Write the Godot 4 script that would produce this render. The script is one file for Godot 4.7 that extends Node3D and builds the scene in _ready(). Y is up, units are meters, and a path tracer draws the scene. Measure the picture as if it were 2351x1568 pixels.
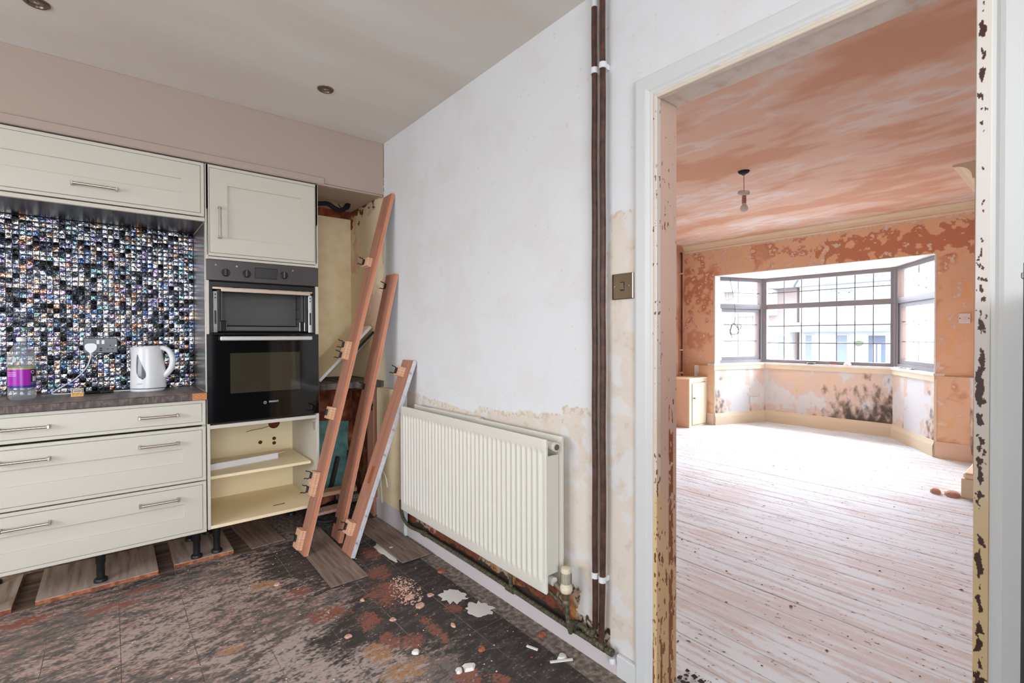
extends Node3D

# ---------------------------------------------------------------- mesh builder
class MB:
	var v := PackedVector3Array()
	var n := PackedVector3Array()
	var t := PackedVector2Array()
	var T := Transform3D()

	func uvof(p: Vector3, nn: Vector3) -> Vector2:
		var a := nn.abs()
		if a.x >= a.y and a.x >= a.z:
			return Vector2(p.z, -p.y)
		if a.y >= a.z:
			return Vector2(p.x, p.z)
		return Vector2(p.x, -p.y)

	func raw(a: Vector3, b: Vector3, c: Vector3, na: Vector3, nb: Vector3, nc: Vector3, ua: Vector2, ub: Vector2, uc: Vector2) -> void:
		if (b - a).cross(c - a).dot(na + nb + nc) > 0.0:
			var s := b
			b = c
			c = s
			s = nb
			nb = nc
			nc = s
			var w := ub
			ub = uc
			uc = w
		v.append(T * a)
		v.append(T * b)
		v.append(T * c)
		n.append(T.basis * na)
		n.append(T.basis * nb)
		n.append(T.basis * nc)
		t.append(ua)
		t.append(ub)
		t.append(uc)

	func tri(a: Vector3, b: Vector3, c: Vector3, o: Vector3) -> void:
		var nn := (b - a).cross(c - a).normalized()
		if nn.dot(o) < 0.0:
			nn = -nn
		raw(a, b, c, nn, nn, nn, uvof(a, nn), uvof(b, nn), uvof(c, nn))

	func quad(a: Vector3, b: Vector3, c: Vector3, d: Vector3, o: Vector3) -> void:
		var nn := (c - a).cross(d - b).normalized()
		if nn.dot(o) < 0.0:
			nn = -nn
		raw(a, b, c, nn, nn, nn, uvof(a, nn), uvof(b, nn), uvof(c, nn))
		raw(a, c, d, nn, nn, nn, uvof(a, nn), uvof(c, nn), uvof(d, nn))

	func box(a: Vector3, b: Vector3) -> void:
		cbox(a, b, 0.0)

	func cbox(a: Vector3, b: Vector3, ch: float) -> void:
		var ctr := (a + b) * 0.5
		var h := ((b - a) * 0.5).abs()
		var cc: float = minf(ch, minf(h.x, minf(h.y, h.z)) * 0.95)
		for k in 3:
			var i := (k + 1) % 3
			var j := (k + 2) % 3
			for s in [-1.0, 1.0]:
				var q := []
				for e in [[-1.0, -1.0], [1.0, -1.0], [1.0, 1.0], [-1.0, 1.0]]:
					var p := Vector3()
					p[k] = s * h[k]
					p[i] = e[0] * (h[i] - cc)
					p[j] = e[1] * (h[j] - cc)
					q.append(ctr + p)
				var o := Vector3()
				o[k] = s
				quad(q[0], q[1], q[2], q[3], o)
		if cc <= 0.0:
			return
		for k in 3:
			var i := (k + 1) % 3
			var j := (k + 2) % 3
			for si in [-1.0, 1.0]:
				for sj in [-1.0, 1.0]:
					var q := []
					for e in [[0, -1.0], [0, 1.0], [1, 1.0], [1, -1.0]]:
						var p := Vector3()
						p[k] = e[1] * (h[k] - cc)
						p[i] = si * (h[i] - (0.0 if e[0] == 0 else cc))
						p[j] = sj * (h[j] - (cc if e[0] == 0 else 0.0))
						q.append(ctr + p)
					var o := Vector3()
					o[i] = si
					o[j] = sj
					quad(q[0], q[1], q[2], q[3], o)
		for sx in [-1.0, 1.0]:
			for sy in [-1.0, 1.0]:
				for sz in [-1.0, 1.0]:
					var sg := Vector3(sx, sy, sz)
					var q := []
					for k in 3:
						var p := Vector3()
						for m in 3:
							p[m] = sg[m] * (h[m] - (0.0 if m == k else cc))
						q.append(ctr + p)
					tri(q[0], q[1], q[2], sg)

	func cyl(p: Vector3, q: Vector3, r0: float, r1: float, sides: int, caps := true) -> void:
		var d := (q - p).normalized()
		var e := d.cross(Vector3(0, 1, 0) if absf(d.y) < 0.9 else Vector3(1, 0, 0)).normalized()
		var f := d.cross(e)
		for i in sides:
			var a := TAU * i / sides
			var b := TAU * (i + 1) / sides
			var na := e * cos(a) + f * sin(a)
			var nb := e * cos(b) + f * sin(b)
			var ua := Vector2(a * r0, 0)
			raw(p + na * r0, p + nb * r0, q + nb * r1, na, nb, nb, ua, ua, ua)
			raw(p + na * r0, q + nb * r1, q + na * r1, na, nb, na, ua, ua, ua)
			if caps:
				tri(p, p + na * r0, p + nb * r0, -d)
				tri(q, q + na * r1, q + nb * r1, d)

	func tube(pts: Array, r: float, sides: int, r_end := -1.0) -> void:
		var m := pts.size()
		var e := Vector3.ZERO
		var rings := []
		for i in m:
			var d: Vector3 = (pts[mini(i + 1, m - 1)] - pts[maxi(i - 1, 0)]).normalized()
			if i == 0:
				e = d.cross(Vector3(0, 1, 0) if absf(d.y) < 0.9 else Vector3(1, 0, 0)).normalized()
			else:
				e = (e - d * e.dot(d)).normalized()
			var f := d.cross(e)
			var rr: float = r if r_end < 0.0 else lerpf(r, r_end, float(i) / (m - 1))
			var ring := []
			for k in sides:
				var a := TAU * k / sides
				var nn := e * cos(a) + f * sin(a)
				ring.append([pts[i] + nn * rr, nn])
			rings.append(ring)
			if i == 0 or i == m - 1:
				for k in sides:
					var k2 := (k + 1) % sides
					tri(pts[i], ring[k][0], ring[k2][0], d if i > 0 else -d)
		for i in m - 1:
			for k in sides:
				var k2 := (k + 1) % sides
				var a = rings[i][k]
				var b = rings[i][k2]
				var c = rings[i + 1][k2]
				var d2 = rings[i + 1][k]
				var u := Vector2(k, i)
				raw(a[0], b[0], c[0], a[1], b[1], c[1], u, u, u)
				raw(a[0], c[0], d2[0], a[1], c[1], d2[1], u, u, u)

	# profile of (radius, height), turned about y through c; uv = (turn 0..1, height)
	func lathe(prof: Array, sides: int, c: Vector3, sx := 1.0, sz := 1.0) -> void:
		var m := prof.size()
		var seg := []
		for i in m - 1:
			var d: Vector2 = (prof[i + 1] - prof[i]).normalized()
			seg.append(Vector2(d.y, -d.x))
		for i in m - 1:
			var n0: Vector2 = seg[i]
			var n1: Vector2 = seg[i]
			if i > 0 and seg[i - 1].dot(seg[i]) > 0.6:
				n0 = (seg[i - 1] + seg[i]).normalized()
			if i < m - 2 and seg[i + 1].dot(seg[i]) > 0.6:
				n1 = (seg[i + 1] + seg[i]).normalized()
			for k in sides:
				var a := TAU * k / sides
				var b := TAU * (k + 1) / sides
				var da := Vector3(cos(a) * sx, 0, sin(a) * sz)
				var db := Vector3(cos(b) * sx, 0, sin(b) * sz)
				var p0: Vector3 = c + da * prof[i].x + Vector3(0, prof[i].y, 0)
				var p1: Vector3 = c + db * prof[i].x + Vector3(0, prof[i].y, 0)
				var p2: Vector3 = c + db * prof[i + 1].x + Vector3(0, prof[i + 1].y, 0)
				var p3: Vector3 = c + da * prof[i + 1].x + Vector3(0, prof[i + 1].y, 0)
				var u0 := Vector2(float(k) / sides, -prof[i].y)
				var u1 := Vector2(float(k + 1) / sides, -prof[i].y)
				var u2 := Vector2(float(k + 1) / sides, -prof[i + 1].y)
				var u3 := Vector2(float(k) / sides, -prof[i + 1].y)
				var q0 := Vector3(da.x * n0.x, n0.y, da.z * n0.x)
				var q1 := Vector3(db.x * n0.x, n0.y, db.z * n0.x)
				var q2 := Vector3(db.x * n1.x, n1.y, db.z * n1.x)
				var q3 := Vector3(da.x * n1.x, n1.y, da.z * n1.x)
				if prof[i].x > 0.00001:
					raw(p0, p1, p2, q0, q1, q2, u0, u1, u2)
				if prof[i + 1].x > 0.00001:
					raw(p0, p2, p3, q0, q2, q3, u0, u2, u3)

	# polygon in x, y pushed from z0 to z1, then moved by X
	func prism(poly: PackedVector2Array, z0: float, z1: float, X := Transform3D()) -> void:
		var idx := Geometry2D.triangulate_polygon(poly)
		for i in range(0, idx.size(), 3):
			for z in [z0, z1]:
				var a := X * Vector3(poly[idx[i]].x, poly[idx[i]].y, z)
				var b := X * Vector3(poly[idx[i + 1]].x, poly[idx[i + 1]].y, z)
				var c := X * Vector3(poly[idx[i + 2]].x, poly[idx[i + 2]].y, z)
				tri(a, b, c, X.basis * Vector3(0, 0, z * 2.0 - z0 - z1))
		var area := 0.0
		for i in poly.size():
			area += poly[i].cross(poly[(i + 1) % poly.size()])
		var turn := signf(area)
		for i in poly.size():
			var p := poly[i]
			var q := poly[(i + 1) % poly.size()]
			var o := Vector2(q.y - p.y, p.x - q.x) * turn
			quad(X * Vector3(p.x, p.y, z0), X * Vector3(q.x, q.y, z0), X * Vector3(q.x, q.y, z1), X * Vector3(p.x, p.y, z1), X.basis * Vector3(o.x, o.y, 0))

	# smooth surface through rows of points, facing o
	func grid(rows: Array, o: Vector3) -> void:
		var h := rows.size()
		var w: int = rows[0].size()
		var nr := []
		for j in h:
			var line := []
			for i in w:
				var dx: Vector3 = rows[j][mini(i + 1, w - 1)] - rows[j][maxi(i - 1, 0)]
				var dy: Vector3 = rows[mini(j + 1, h - 1)][i] - rows[maxi(j - 1, 0)][i]
				var nn := dx.cross(dy).normalized()
				line.append(-nn if nn.dot(o) < 0.0 else nn)
			nr.append(line)
		for j in h - 1:
			for i in w - 1:
				var a: Vector3 = rows[j][i]
				var b: Vector3 = rows[j][i + 1]
				var c: Vector3 = rows[j + 1][i + 1]
				var d: Vector3 = rows[j + 1][i]
				raw(a, b, c, nr[j][i], nr[j][i + 1], nr[j + 1][i + 1], uvof(a, o), uvof(b, o), uvof(c, o))
				raw(a, c, d, nr[j][i], nr[j + 1][i + 1], nr[j + 1][i], uvof(a, o), uvof(c, o), uvof(d, o))

	# flat rectangular ring in the x, y plane, front face at z1
	func ring(x0: float, x1: float, y0: float, y1: float, wl: float, wr: float, wb: float, wt: float, z0: float, z1: float, ch := 0.0012) -> void:
		var oc := [Vector2(x0, y0), Vector2(x1, y0), Vector2(x1, y1), Vector2(x0, y1)]
		var ic := [Vector2(x0 + wl, y0 + wb), Vector2(x1 - wr, y0 + wb), Vector2(x1 - wr, y1 - wt), Vector2(x0 + wl, y1 - wt)]
		var os := [Vector2(1, 1), Vector2(-1, 1), Vector2(-1, -1), Vector2(1, -1)]
		var s := signf(z1 - z0)
		for k in 4:
			var m := (k + 1) % 4
			var a: Vector2 = oc[k]
			var b: Vector2 = oc[m]
			var c: Vector2 = ic[m]
			var d: Vector2 = ic[k]
			var ai: Vector2 = a + os[k] * ch
			var bi: Vector2 = b + os[m] * ch
			var ci: Vector2 = c - os[m] * ch
			var di: Vector2 = d - os[k] * ch
			var inw := Vector3((d - a).x + (c - b).x, (d - a).y + (c - b).y, 0).normalized()
			if k % 2 == 0:
				inw = Vector3(0, 1 if k == 0 else -1, 0)
			else:
				inw = Vector3(-1 if k == 1 else 1, 0, 0)
			var zc := z1 - s * ch
			quad(Vector3(ai.x, ai.y, z1), Vector3(bi.x, bi.y, z1), Vector3(ci.x, ci.y, z1), Vector3(di.x, di.y, z1), Vector3(0, 0, s))
			quad(Vector3(ai.x, ai.y, z1), Vector3(bi.x, bi.y, z1), Vector3(b.x, b.y, zc), Vector3(a.x, a.y, zc), Vector3(0, 0, s) - inw)
			quad(Vector3(di.x, di.y, z1), Vector3(ci.x, ci.y, z1), Vector3(c.x, c.y, zc), Vector3(d.x, d.y, zc), Vector3(0, 0, s) + inw)
			quad(Vector3(a.x, a.y, zc), Vector3(b.x, b.y, zc), Vector3(b.x, b.y, z0), Vector3(a.x, a.y, z0), -inw)
			quad(Vector3(d.x, d.y, zc), Vector3(c.x, c.y, zc), Vector3(c.x, c.y, z0), Vector3(d.x, d.y, z0), inw)
			quad(Vector3(a.x, a.y, z0), Vector3(b.x, b.y, z0), Vector3(c.x, c.y, z0), Vector3(d.x, d.y, z0), Vector3(0, 0, -s))

	func mesh() -> ArrayMesh:
		var arr := []
		arr.resize(Mesh.ARRAY_MAX)
		arr[Mesh.ARRAY_VERTEX] = v
		arr[Mesh.ARRAY_NORMAL] = n
		arr[Mesh.ARRAY_TEX_UV] = t
		arr[Mesh.ARRAY_TEX_UV2] = t
		var am := ArrayMesh.new()
		am.add_surface_from_arrays(Mesh.PRIMITIVE_TRIANGLES, arr)
		return am


# ---------------------------------------------------------------- scene helpers
var O := Vector3.ZERO
var M := {}
var used := {}
var rng := RandomNumberGenerator.new()


func V(x: float, y: float, z: float) -> Vector3:
	return Vector3(x, y, z)


func C(r: int, g: int, b: int) -> Color:
	return Color8(r, g, b)


func mb() -> MB:
	var m := MB.new()
	m.T = Transform3D(Basis(), -O)
	return m


func numbered(called: String) -> String:
	if not used.has(called):
		used[called] = 0
		return called
	used[called] += 1
	return "%s_%03d" % [called, used[called]]


func put(m: MB, called: String, material: Material, parent: Node) -> MeshInstance3D:
	return put_mesh(m.mesh(), called, material, parent)


func put_mesh(me: Mesh, called: String, material: Material, parent: Node) -> MeshInstance3D:
	var o := MeshInstance3D.new()
	o.mesh = me
	o.material_override = material
	o.name = numbered(called) if parent == self else called
	parent.add_child(o, true)
	return o


func tag(o: Node, label: String, category: String, group := "") -> Node:
	o.set_meta("label", label)
	o.set_meta("category", category)
	if group != "":
		o.set_meta("group", group)
	return o


func thing(called: String, label: String, category: String, at: Vector3, group := "") -> Node3D:
	var o := Node3D.new()
	o.name = numbered(called)
	add_child(o)
	o.position = at
	O = at
	tag(o, label, category, group)
	return o


func struct(m: MB, called: String, material: Material, label: String, category: String) -> MeshInstance3D:
	var o := put(m, called, material, self)
	o.set_meta("kind", "structure")
	tag(o, label, category)
	return o


func struct_node(called: String, label: String, category: String, at := Vector3.ZERO) -> Node3D:
	var o := thing(called, label, category, at)
	o.set_meta("kind", "structure")
	return o


func box1(called: String, a: Vector3, b: Vector3, ch: float, material: Material, parent: Node) -> MeshInstance3D:
	var m := mb()
	m.cbox(a, b, ch)
	return put(m, called, material, parent)


func mat(col: Color, rough := 0.6, metal := 0.0) -> StandardMaterial3D:
	var m := StandardMaterial3D.new()
	m.albedo_color = col
	m.roughness = rough
	m.metallic = metal
	return m


func noise(seed_: int, freq: float, oct := 4) -> FastNoiseLite:
	var f := FastNoiseLite.new()
	f.seed = seed_
	f.noise_type = FastNoiseLite.TYPE_SIMPLEX_SMOOTH
	f.frequency = freq
	f.fractal_type = FastNoiseLite.FRACTAL_FBM
	f.fractal_octaves = oct
	return f


# noise picture coloured by a ramp, stretched: kx, ky give the raw size before enlarging
func ramp_tex(seed_: int, freq: float, oct: int, size: Vector2i, rawsize: Vector2i, stops: Array) -> ImageTexture:
	var f := noise(seed_, freq, oct)
	var im := f.get_seamless_image(rawsize.x, rawsize.y, false, false, 0.15, true)
	im.convert(Image.FORMAT_L8)
	if rawsize != size:
		im.resize(size.x, size.y, Image.INTERPOLATE_CUBIC)
	var lut := PackedByteArray()
	lut.resize(256 * 3)
	for i in 256:
		var x := i / 255.0
		var col: Color = stops[0][1]
		for k in stops.size() - 1:
			if x >= stops[k][0]:
				var a: float = clampf((x - stops[k][0]) / maxf(stops[k + 1][0] - stops[k][0], 0.0001), 0, 1)
				col = stops[k][1].lerp(stops[k + 1][1], a)
		lut[i * 3] = int(col.r * 255)
		lut[i * 3 + 1] = int(col.g * 255)
		lut[i * 3 + 2] = int(col.b * 255)
	var src := im.get_data()
	var out := PackedByteArray()
	out.resize(src.size() * 3)
	for i in src.size():
		var j := src[i] * 3
		out[i * 3] = lut[j]
		out[i * 3 + 1] = lut[j + 1]
		out[i * 3 + 2] = lut[j + 2]
	return ImageTexture.create_from_image(Image.create_from_data(size.x, size.y, false, Image.FORMAT_RGB8, out))


func tex_mat(tx: Texture2D, scale: Vector3, rough := 0.7, wrapped := false) -> StandardMaterial3D:
	var m := StandardMaterial3D.new()
	m.albedo_texture = tx
	m.roughness = rough
	m.uv1_triplanar = wrapped
	m.uv1_world_triplanar = wrapped
	m.uv1_scale = scale
	m.texture_filter = BaseMaterial3D.TEXTURE_FILTER_LINEAR_WITH_MIPMAPS
	return m


# picture painted point by point over a rectangle in metres: f(a, b) -> Color, a to the right, b downwards in the picture
func paint(w: int, h: int, a0: float, a1: float, b0: float, b1: float, f: Callable) -> ImageTexture:
	var out := PackedByteArray()
	out.resize(w * h * 3)
	var at := 0
	for j in h:
		var b := lerpf(b0, b1, (j + 0.5) / h)
		for i in w:
			var col: Color = f.call(lerpf(a0, a1, (i + 0.5) / w), b)
			out[at] = int(clampf(col.r, 0, 1) * 255)
			out[at + 1] = int(clampf(col.g, 0, 1) * 255)
			out[at + 2] = int(clampf(col.b, 0, 1) * 255)
			at += 3
	return ImageTexture.create_from_image(Image.create_from_data(w, h, false, Image.FORMAT_RGB8, out))


# material whose picture spans a0..a1 in the mesh's first uv metre and b0..b1 in the second
func span_mat(tx: Texture2D, a0: float, a1: float, b0: float, b1: float, rough := 0.8) -> StandardMaterial3D:
	var m := StandardMaterial3D.new()
	m.albedo_texture = tx
	m.roughness = rough
	m.uv1_scale = V(1.0 / (a1 - a0), 1.0 / (b1 - b0), 1)
	m.uv1_offset = V(-a0 / (a1 - a0), -b0 / (b1 - b0), 0)
	return m


func bumpy(m: StandardMaterial3D, seed_: int, freq: float, strength: float) -> StandardMaterial3D:
	var f := noise(seed_, freq, 4)
	var im := f.get_seamless_image(256, 256, false, false, 0.15, true)
	im.convert(Image.FORMAT_RGBA8)
	im.bump_map_to_normal_map(strength)
	m.normal_enabled = true
	m.normal_texture = ImageTexture.create_from_image(im)
	m.normal_scale = 1.0
	return m


func ss(a: float, b: float, x: float) -> float:
	return smoothstep(a, b, x)


func jagged(pts: Array, x: float) -> float:
	for i in pts.size() - 1:
		if x <= pts[i + 1].x:
			return lerpf(pts[i].y, pts[i + 1].y, clampf((x - pts[i].x) / maxf(pts[i + 1].x - pts[i].x, 0.0001), 0, 1))
	return pts[-1].y


# ---------------------------------------------------------------- surfaces
func make_materials() -> void:
	M.ivory = mat(C(209, 203, 188), 0.38)
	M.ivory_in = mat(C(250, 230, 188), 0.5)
	M.white_trim = mat(C(221, 221, 218), 0.45)
	M.steel = mat(C(190, 180, 168), 0.28, 1.0)
	M.chrome = mat(C(205, 205, 205), 0.12, 1.0)
	M.black_plastic = mat(C(26, 26, 27), 0.45)
	M.black_gloss = mat(C(12, 12, 13), 0.06)
	M.white_plastic = mat(C(232, 232, 232), 0.25)
	M.rad = mat(C(224, 219, 206), 0.35)
	M.copper = mat(C(92, 56, 40), 0.55)
	M.brass = mat(C(150, 125, 90), 0.45, 0.7)
	M.glass = mat(Color(1, 1, 1, 0.04), 0.0)
	M.glass.transparency = BaseMaterial3D.TRANSPARENCY_ALPHA
	M.upvc = mat(C(124, 120, 123), 0.5)
	M.dark = mat(C(24, 22, 20), 0.9)
	M.rubber = mat(C(18, 18, 18), 0.7)

	# wood, boards and stone
	var t := ramp_tex(11, 0.02, 4, Vector2i(512, 512), Vector2i(512, 32), [[0.0, C(84, 72, 66)], [0.45, C(112, 99, 92)], [0.7, C(128, 116, 108)], [1.0, C(150, 138, 128)]])
	M.worktop = tex_mat(t, V(1.5, 6, 1.5), 0.4)
	M.worktop.uv1_scale = V(1.6, 1.6, 1.6)
	t = ramp_tex(12, 0.03, 4, Vector2i(512, 512), Vector2i(512, 24), [[0.0, C(58, 46, 42)], [0.5, C(86, 72, 66)], [0.62, C(112, 98, 90)], [0.75, C(80, 66, 60)], [1.0, C(104, 92, 86)]])
	M.worktop_edge = tex_mat(t, V(2.0, 2.6, 2.0), 0.5)
	t = ramp_tex(13, 0.09, 3, Vector2i(256, 256), Vector2i(256, 256), [[0.0, C(120, 62, 34)], [0.45, C(196, 120, 74)], [0.6, C(214, 150, 100)], [1.0, C(232, 190, 140)]])
	M.chipboard = tex_mat(t, V(8, 8, 8), 0.9)
	t = ramp_tex(14, 0.02, 4, Vector2i(512, 512), Vector2i(512, 24), [[0.0, C(160, 108, 86)], [0.4, C(176, 122, 98)], [0.7, C(184, 130, 106)], [1.0, C(194, 140, 116)]])
	M.plinth = tex_mat(t, V(2.0, 1.2, 2.0), 0.75)
	t = ramp_tex(15, 0.03, 4, Vector2i(256, 512), Vector2i(256, 24), [[0.0, C(196, 124, 92)], [0.5, C(214, 142, 106)], [1.0, C(226, 158, 122)]])
	M.plinth_lit_edge = tex_mat(t, V(4.0, 1.2, 4.0), 0.75)  # cut edge, coloured lighter than the face to stand for light on it
	t = ramp_tex(16, 0.05, 3, Vector2i(256, 256), Vector2i(32, 256), [[0.0, C(206, 154, 120)], [0.5, C(224, 176, 142)], [1.0, C(238, 196, 164)]])
	M.pale_wood = tex_mat(t, V(8, 8, 8), 0.8)
	t = ramp_tex(17, 0.025, 4, Vector2i(512, 512), Vector2i(512, 40), [[0.0, C(98, 82, 72)], [0.4, C(134, 115, 102)], [0.75, C(152, 132, 118)], [1.0, C(172, 152, 138)]])
	M.laminate = tex_mat(t, V(2.4, 2.4, 2.4), 0.5)
	M.lam_edge = mat(C(74, 68, 64), 0.8)
	t = ramp_tex(18, 0.03, 4, Vector2i(512, 512), Vector2i(512, 40), [[0.0, C(126, 104, 90)], [0.35, C(172, 150, 134)], [0.75, C(188, 168, 152)], [1.0, C(206, 190, 176)]])
	M.ply = tex_mat(t, V(1.4, 1.4, 1.4), 0.85)
	t = ramp_tex(19, 0.06, 3, Vector2i(256, 64), Vector2i(128, 64), [[0.0, C(112, 58, 34)], [0.5, C(170, 98, 60)], [1.0, C(204, 140, 96)]])
	M.ply_edge = tex_mat(t, V(3, 3, 3), 0.9)
	t = ramp_tex(20, 0.05, 4, Vector2i(256, 256), Vector2i(256, 256), [[0.0, C(84, 74, 68)], [0.5, C(132, 118, 108)], [0.75, C(156, 142, 130)], [1.0, C(190, 178, 166)]])
	M.concrete = tex_mat(t, V(2.4, 2.4, 2.4), 0.95)
	t = ramp_tex(21, 0.02, 5, Vector2i(256, 256), Vector2i(256, 256), [[0.0, C(84, 40, 24)], [0.4, C(136, 68, 42)], [0.65, C(160, 88, 58)], [1.0, C(190, 130, 96)]])
	M.brick = tex_mat(t, V(1.5, 1.5, 1.5), 0.95)
	t = ramp_tex(22, 0.015, 4, Vector2i(256, 256), Vector2i(256, 256), [[0.0, C(90, 140, 134)], [0.5, C(124, 176, 168)], [0.8, C(136, 186, 176)], [1.0, C(160, 200, 188)]])
	M.teal = tex_mat(t, V(2, 2, 2), 0.85)
	t = ramp_tex(23, 0.02, 4, Vector2i(256, 256), Vector2i(256, 32), [[0.0, C(56, 48, 44)], [0.5, C(94, 84, 78)], [1.0, C(126, 114, 106)]])
	M.old_wood = tex_mat(t, V(2, 2, 2), 0.9)
	t = ramp_tex(24, 0.03, 3, Vector2i(256, 256), Vector2i(256, 256), [[0.0, C(234, 210, 166)], [0.5, C(244, 222, 180)], [1.0, C(248, 230, 194)]])
	M.cream_wall = tex_mat(t, V(0.9, 0.9, 0.9), 0.85)
	t = ramp_tex(25, 0.012, 4, Vector2i(512, 512), Vector2i(128, 512), [[0.0, C(216, 206, 195)], [0.4, C(222, 213, 202)], [0.7, C(226, 219, 210)], [1.0, C(229, 226, 219)]])
	M.kitchen_ceiling = tex_mat(t, V(0.29, 0.29, 0.29), 0.9)
	M.taupe = mat(C(182, 163, 149), 0.85)
	t = ramp_tex(26, 0.05, 4, Vector2i(256, 512), Vector2i(64, 256), [[0.0, C(46, 25, 18)], [0.5, C(76, 47, 37)], [0.7, C(88, 56, 44)], [0.93, C(104, 72, 58)], [1.0, C(214, 200, 182)]])
	M.pipe = tex_mat(t, V(3, 1.2, 3), 0.5, true)
	t = ramp_tex(27, 0.05, 4, Vector2i(256, 256), Vector2i(256, 256), [[0.0, C(34, 34, 24)], [0.45, C(72, 70, 52)], [0.65, C(108, 96, 70)], [0.85, C(96, 104, 80)], [1.0, C(190, 180, 160)]])
	M.pipe_dirty = tex_mat(t, V(5, 5, 5), 0.7, true)
	t = ramp_tex(28, 0.03, 4, Vector2i(256, 256), Vector2i(256, 256), [[0.0, C(196, 150, 132)], [0.5, C(214, 172, 152)], [1.0, C(232, 200, 184)]])
	M.plaster_chip = tex_mat(t, V(6, 6, 6), 0.95)

	# mosaic glass: colour swirls inside the glass, rippled face
	t = ramp_tex(30, 0.032, 3, Vector2i(256, 256), Vector2i(256, 256), [[0.0, C(40, 42, 48)], [0.26, C(84, 88, 98)], [0.36, C(136, 124, 150)], [0.43, C(130, 158, 190)], [0.52, C(225, 228, 232)], [0.66, C(252, 248, 242)], [0.74, C(238, 208, 176)], [0.82, C(176, 128, 112)], [0.9, C(120, 150, 156)], [1.0, C(60, 62, 70)]])
	var base := StandardMaterial3D.new()
	base.albedo_texture = t
	base.metallic = 0.85
	base.roughness = 0.14
	base.uv1_triplanar = true
	base.uv1_world_triplanar = true
	base.uv1_scale = V(3.2, 3.2, 3.2)
	bumpy(base, 31, 0.07, 1.7)
	M.mosaic = base
	var tints := [C(255, 255, 255), C(242, 245, 250), C(206, 210, 218), C(140, 144, 152), C(78, 82, 88), C(32, 33, 36), C(140, 170, 222), C(240, 212, 184), C(206, 184, 226), C(160, 206, 206), C(226, 172, 142), C(252, 247, 238)]
	M.tints = tints
	M.tiles = []
	for c in tints:
		var m: StandardMaterial3D = base.duplicate()
		m.albedo_color = c
		M.tiles.append(m)
	M.mosaic_any = base.duplicate()
	M.mosaic_any.vertex_color_use_as_albedo = true
	M.mosaic_any.vertex_color_is_srgb = true
	M.grout = mat(C(58, 57, 57), 0.9)


func wall_picture() -> void:
	# kitchen side of the wall with the doorway: white emulsion over older cream, bare plaster below the radiator
	var n1 := noise(41, 2.2, 4)
	var n2 := noise(42, 9.0, 4)
	var n3 := noise(43, 38.0, 3)
	var edge := [Vector2(-3.2, 0.9), Vector2(-2.79, 0.905), Vector2(-2.56, 0.893), Vector2(-2.33, 0.878), Vector2(-2.06, 0.856), Vector2(-2.0, 0.892), Vector2(-1.73, 0.895), Vector2(-1.67, 0.914), Vector2(-1.41, 0.92), Vector2(-1.395, 0.962), Vector2(-1.23, 0.965), Vector2(-1.15, 1.70), Vector2(-1.0, 1.72), Vector2(0.4, 1.72)]
	var white := C(231, 231, 231)
	var white2 := C(229, 227, 226)
	var cream := C(228, 216, 200)
	var cream2 := C(224, 211, 196)
	var stain := C(212, 194, 170)
	var ochre := C(168, 112, 62)
	var red := C(128, 66, 42)
	var grey := C(176, 150, 128)
	var blk := C(58, 46, 36)
	var bare := C(244, 224, 186)
	var bare2 := C(230, 194, 166)
	M.wall_right = span_mat(paint(1150, 730, -3.72, 0.35, -2.57, 0.0, func(z: float, b: float) -> Color:
		var y := -b
		var a := n1.get_noise_2d(z, y)
		var f := n2.get_noise_2d(z, y)
		var g := n3.get_noise_2d(z, y)
		if z < -3.1:
			var q := bare.lerp(bare2, ss(0.0, 0.35, a + 0.4 * f))
			if y > 2.2 + 0.12 * f + 0.3 * (z + 3.4) or y < 0.86:
				q = red.lerp(ochre, ss(-0.1, 0.35, f))
			return q
		var col := white.lerp(white2, ss(-0.05, 0.35, a + 0.25 * f))
		var e := jagged(edge, z + 0.02 * f) + 0.012 * f + 0.006 * g
		if y < e:
			col = cream.lerp(cream2, ss(-0.1, 0.4, a + 0.5 * f))
			col = col.lerp(white2, 0.7 * ss(0.1, 0.4, a - f))
			if y > e - 0.03 and g > 0.25:
				col = stain
			col = col.lerp(stain, 0.5 * ss(0.38, 0.6, f + 0.3 * g))
		if z < -1.32 + 0.05 * f and y < 0.235 + 0.05 * f:
			col = ochre.lerp(grey, ss(0.0, 0.2, a + f)).lerp(red, ss(0.06, 0.14, -a - 0.4 * f + (0.35 if z < -2.0 else 0.0)))
			col = col.lerp(blk, ss(0.18, 0.3, g + 0.4 * f) * 0.7)
			if y < 0.1 + 0.03 * f:
				col = blk
		elif y < 0.14 + 0.05 * f and z < -1.16:
			col = stain.lerp(blk, ss(0.0, 0.3, f + g))
		if g > 0.6 and f > 0.12:
			col = col.lerp(stain, 0.6)
		return col), -3.72, 0.35, -2.57, 0.0, 0.75)


const PALE_X := 0.60
const PALE_Z := -1.85


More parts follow.
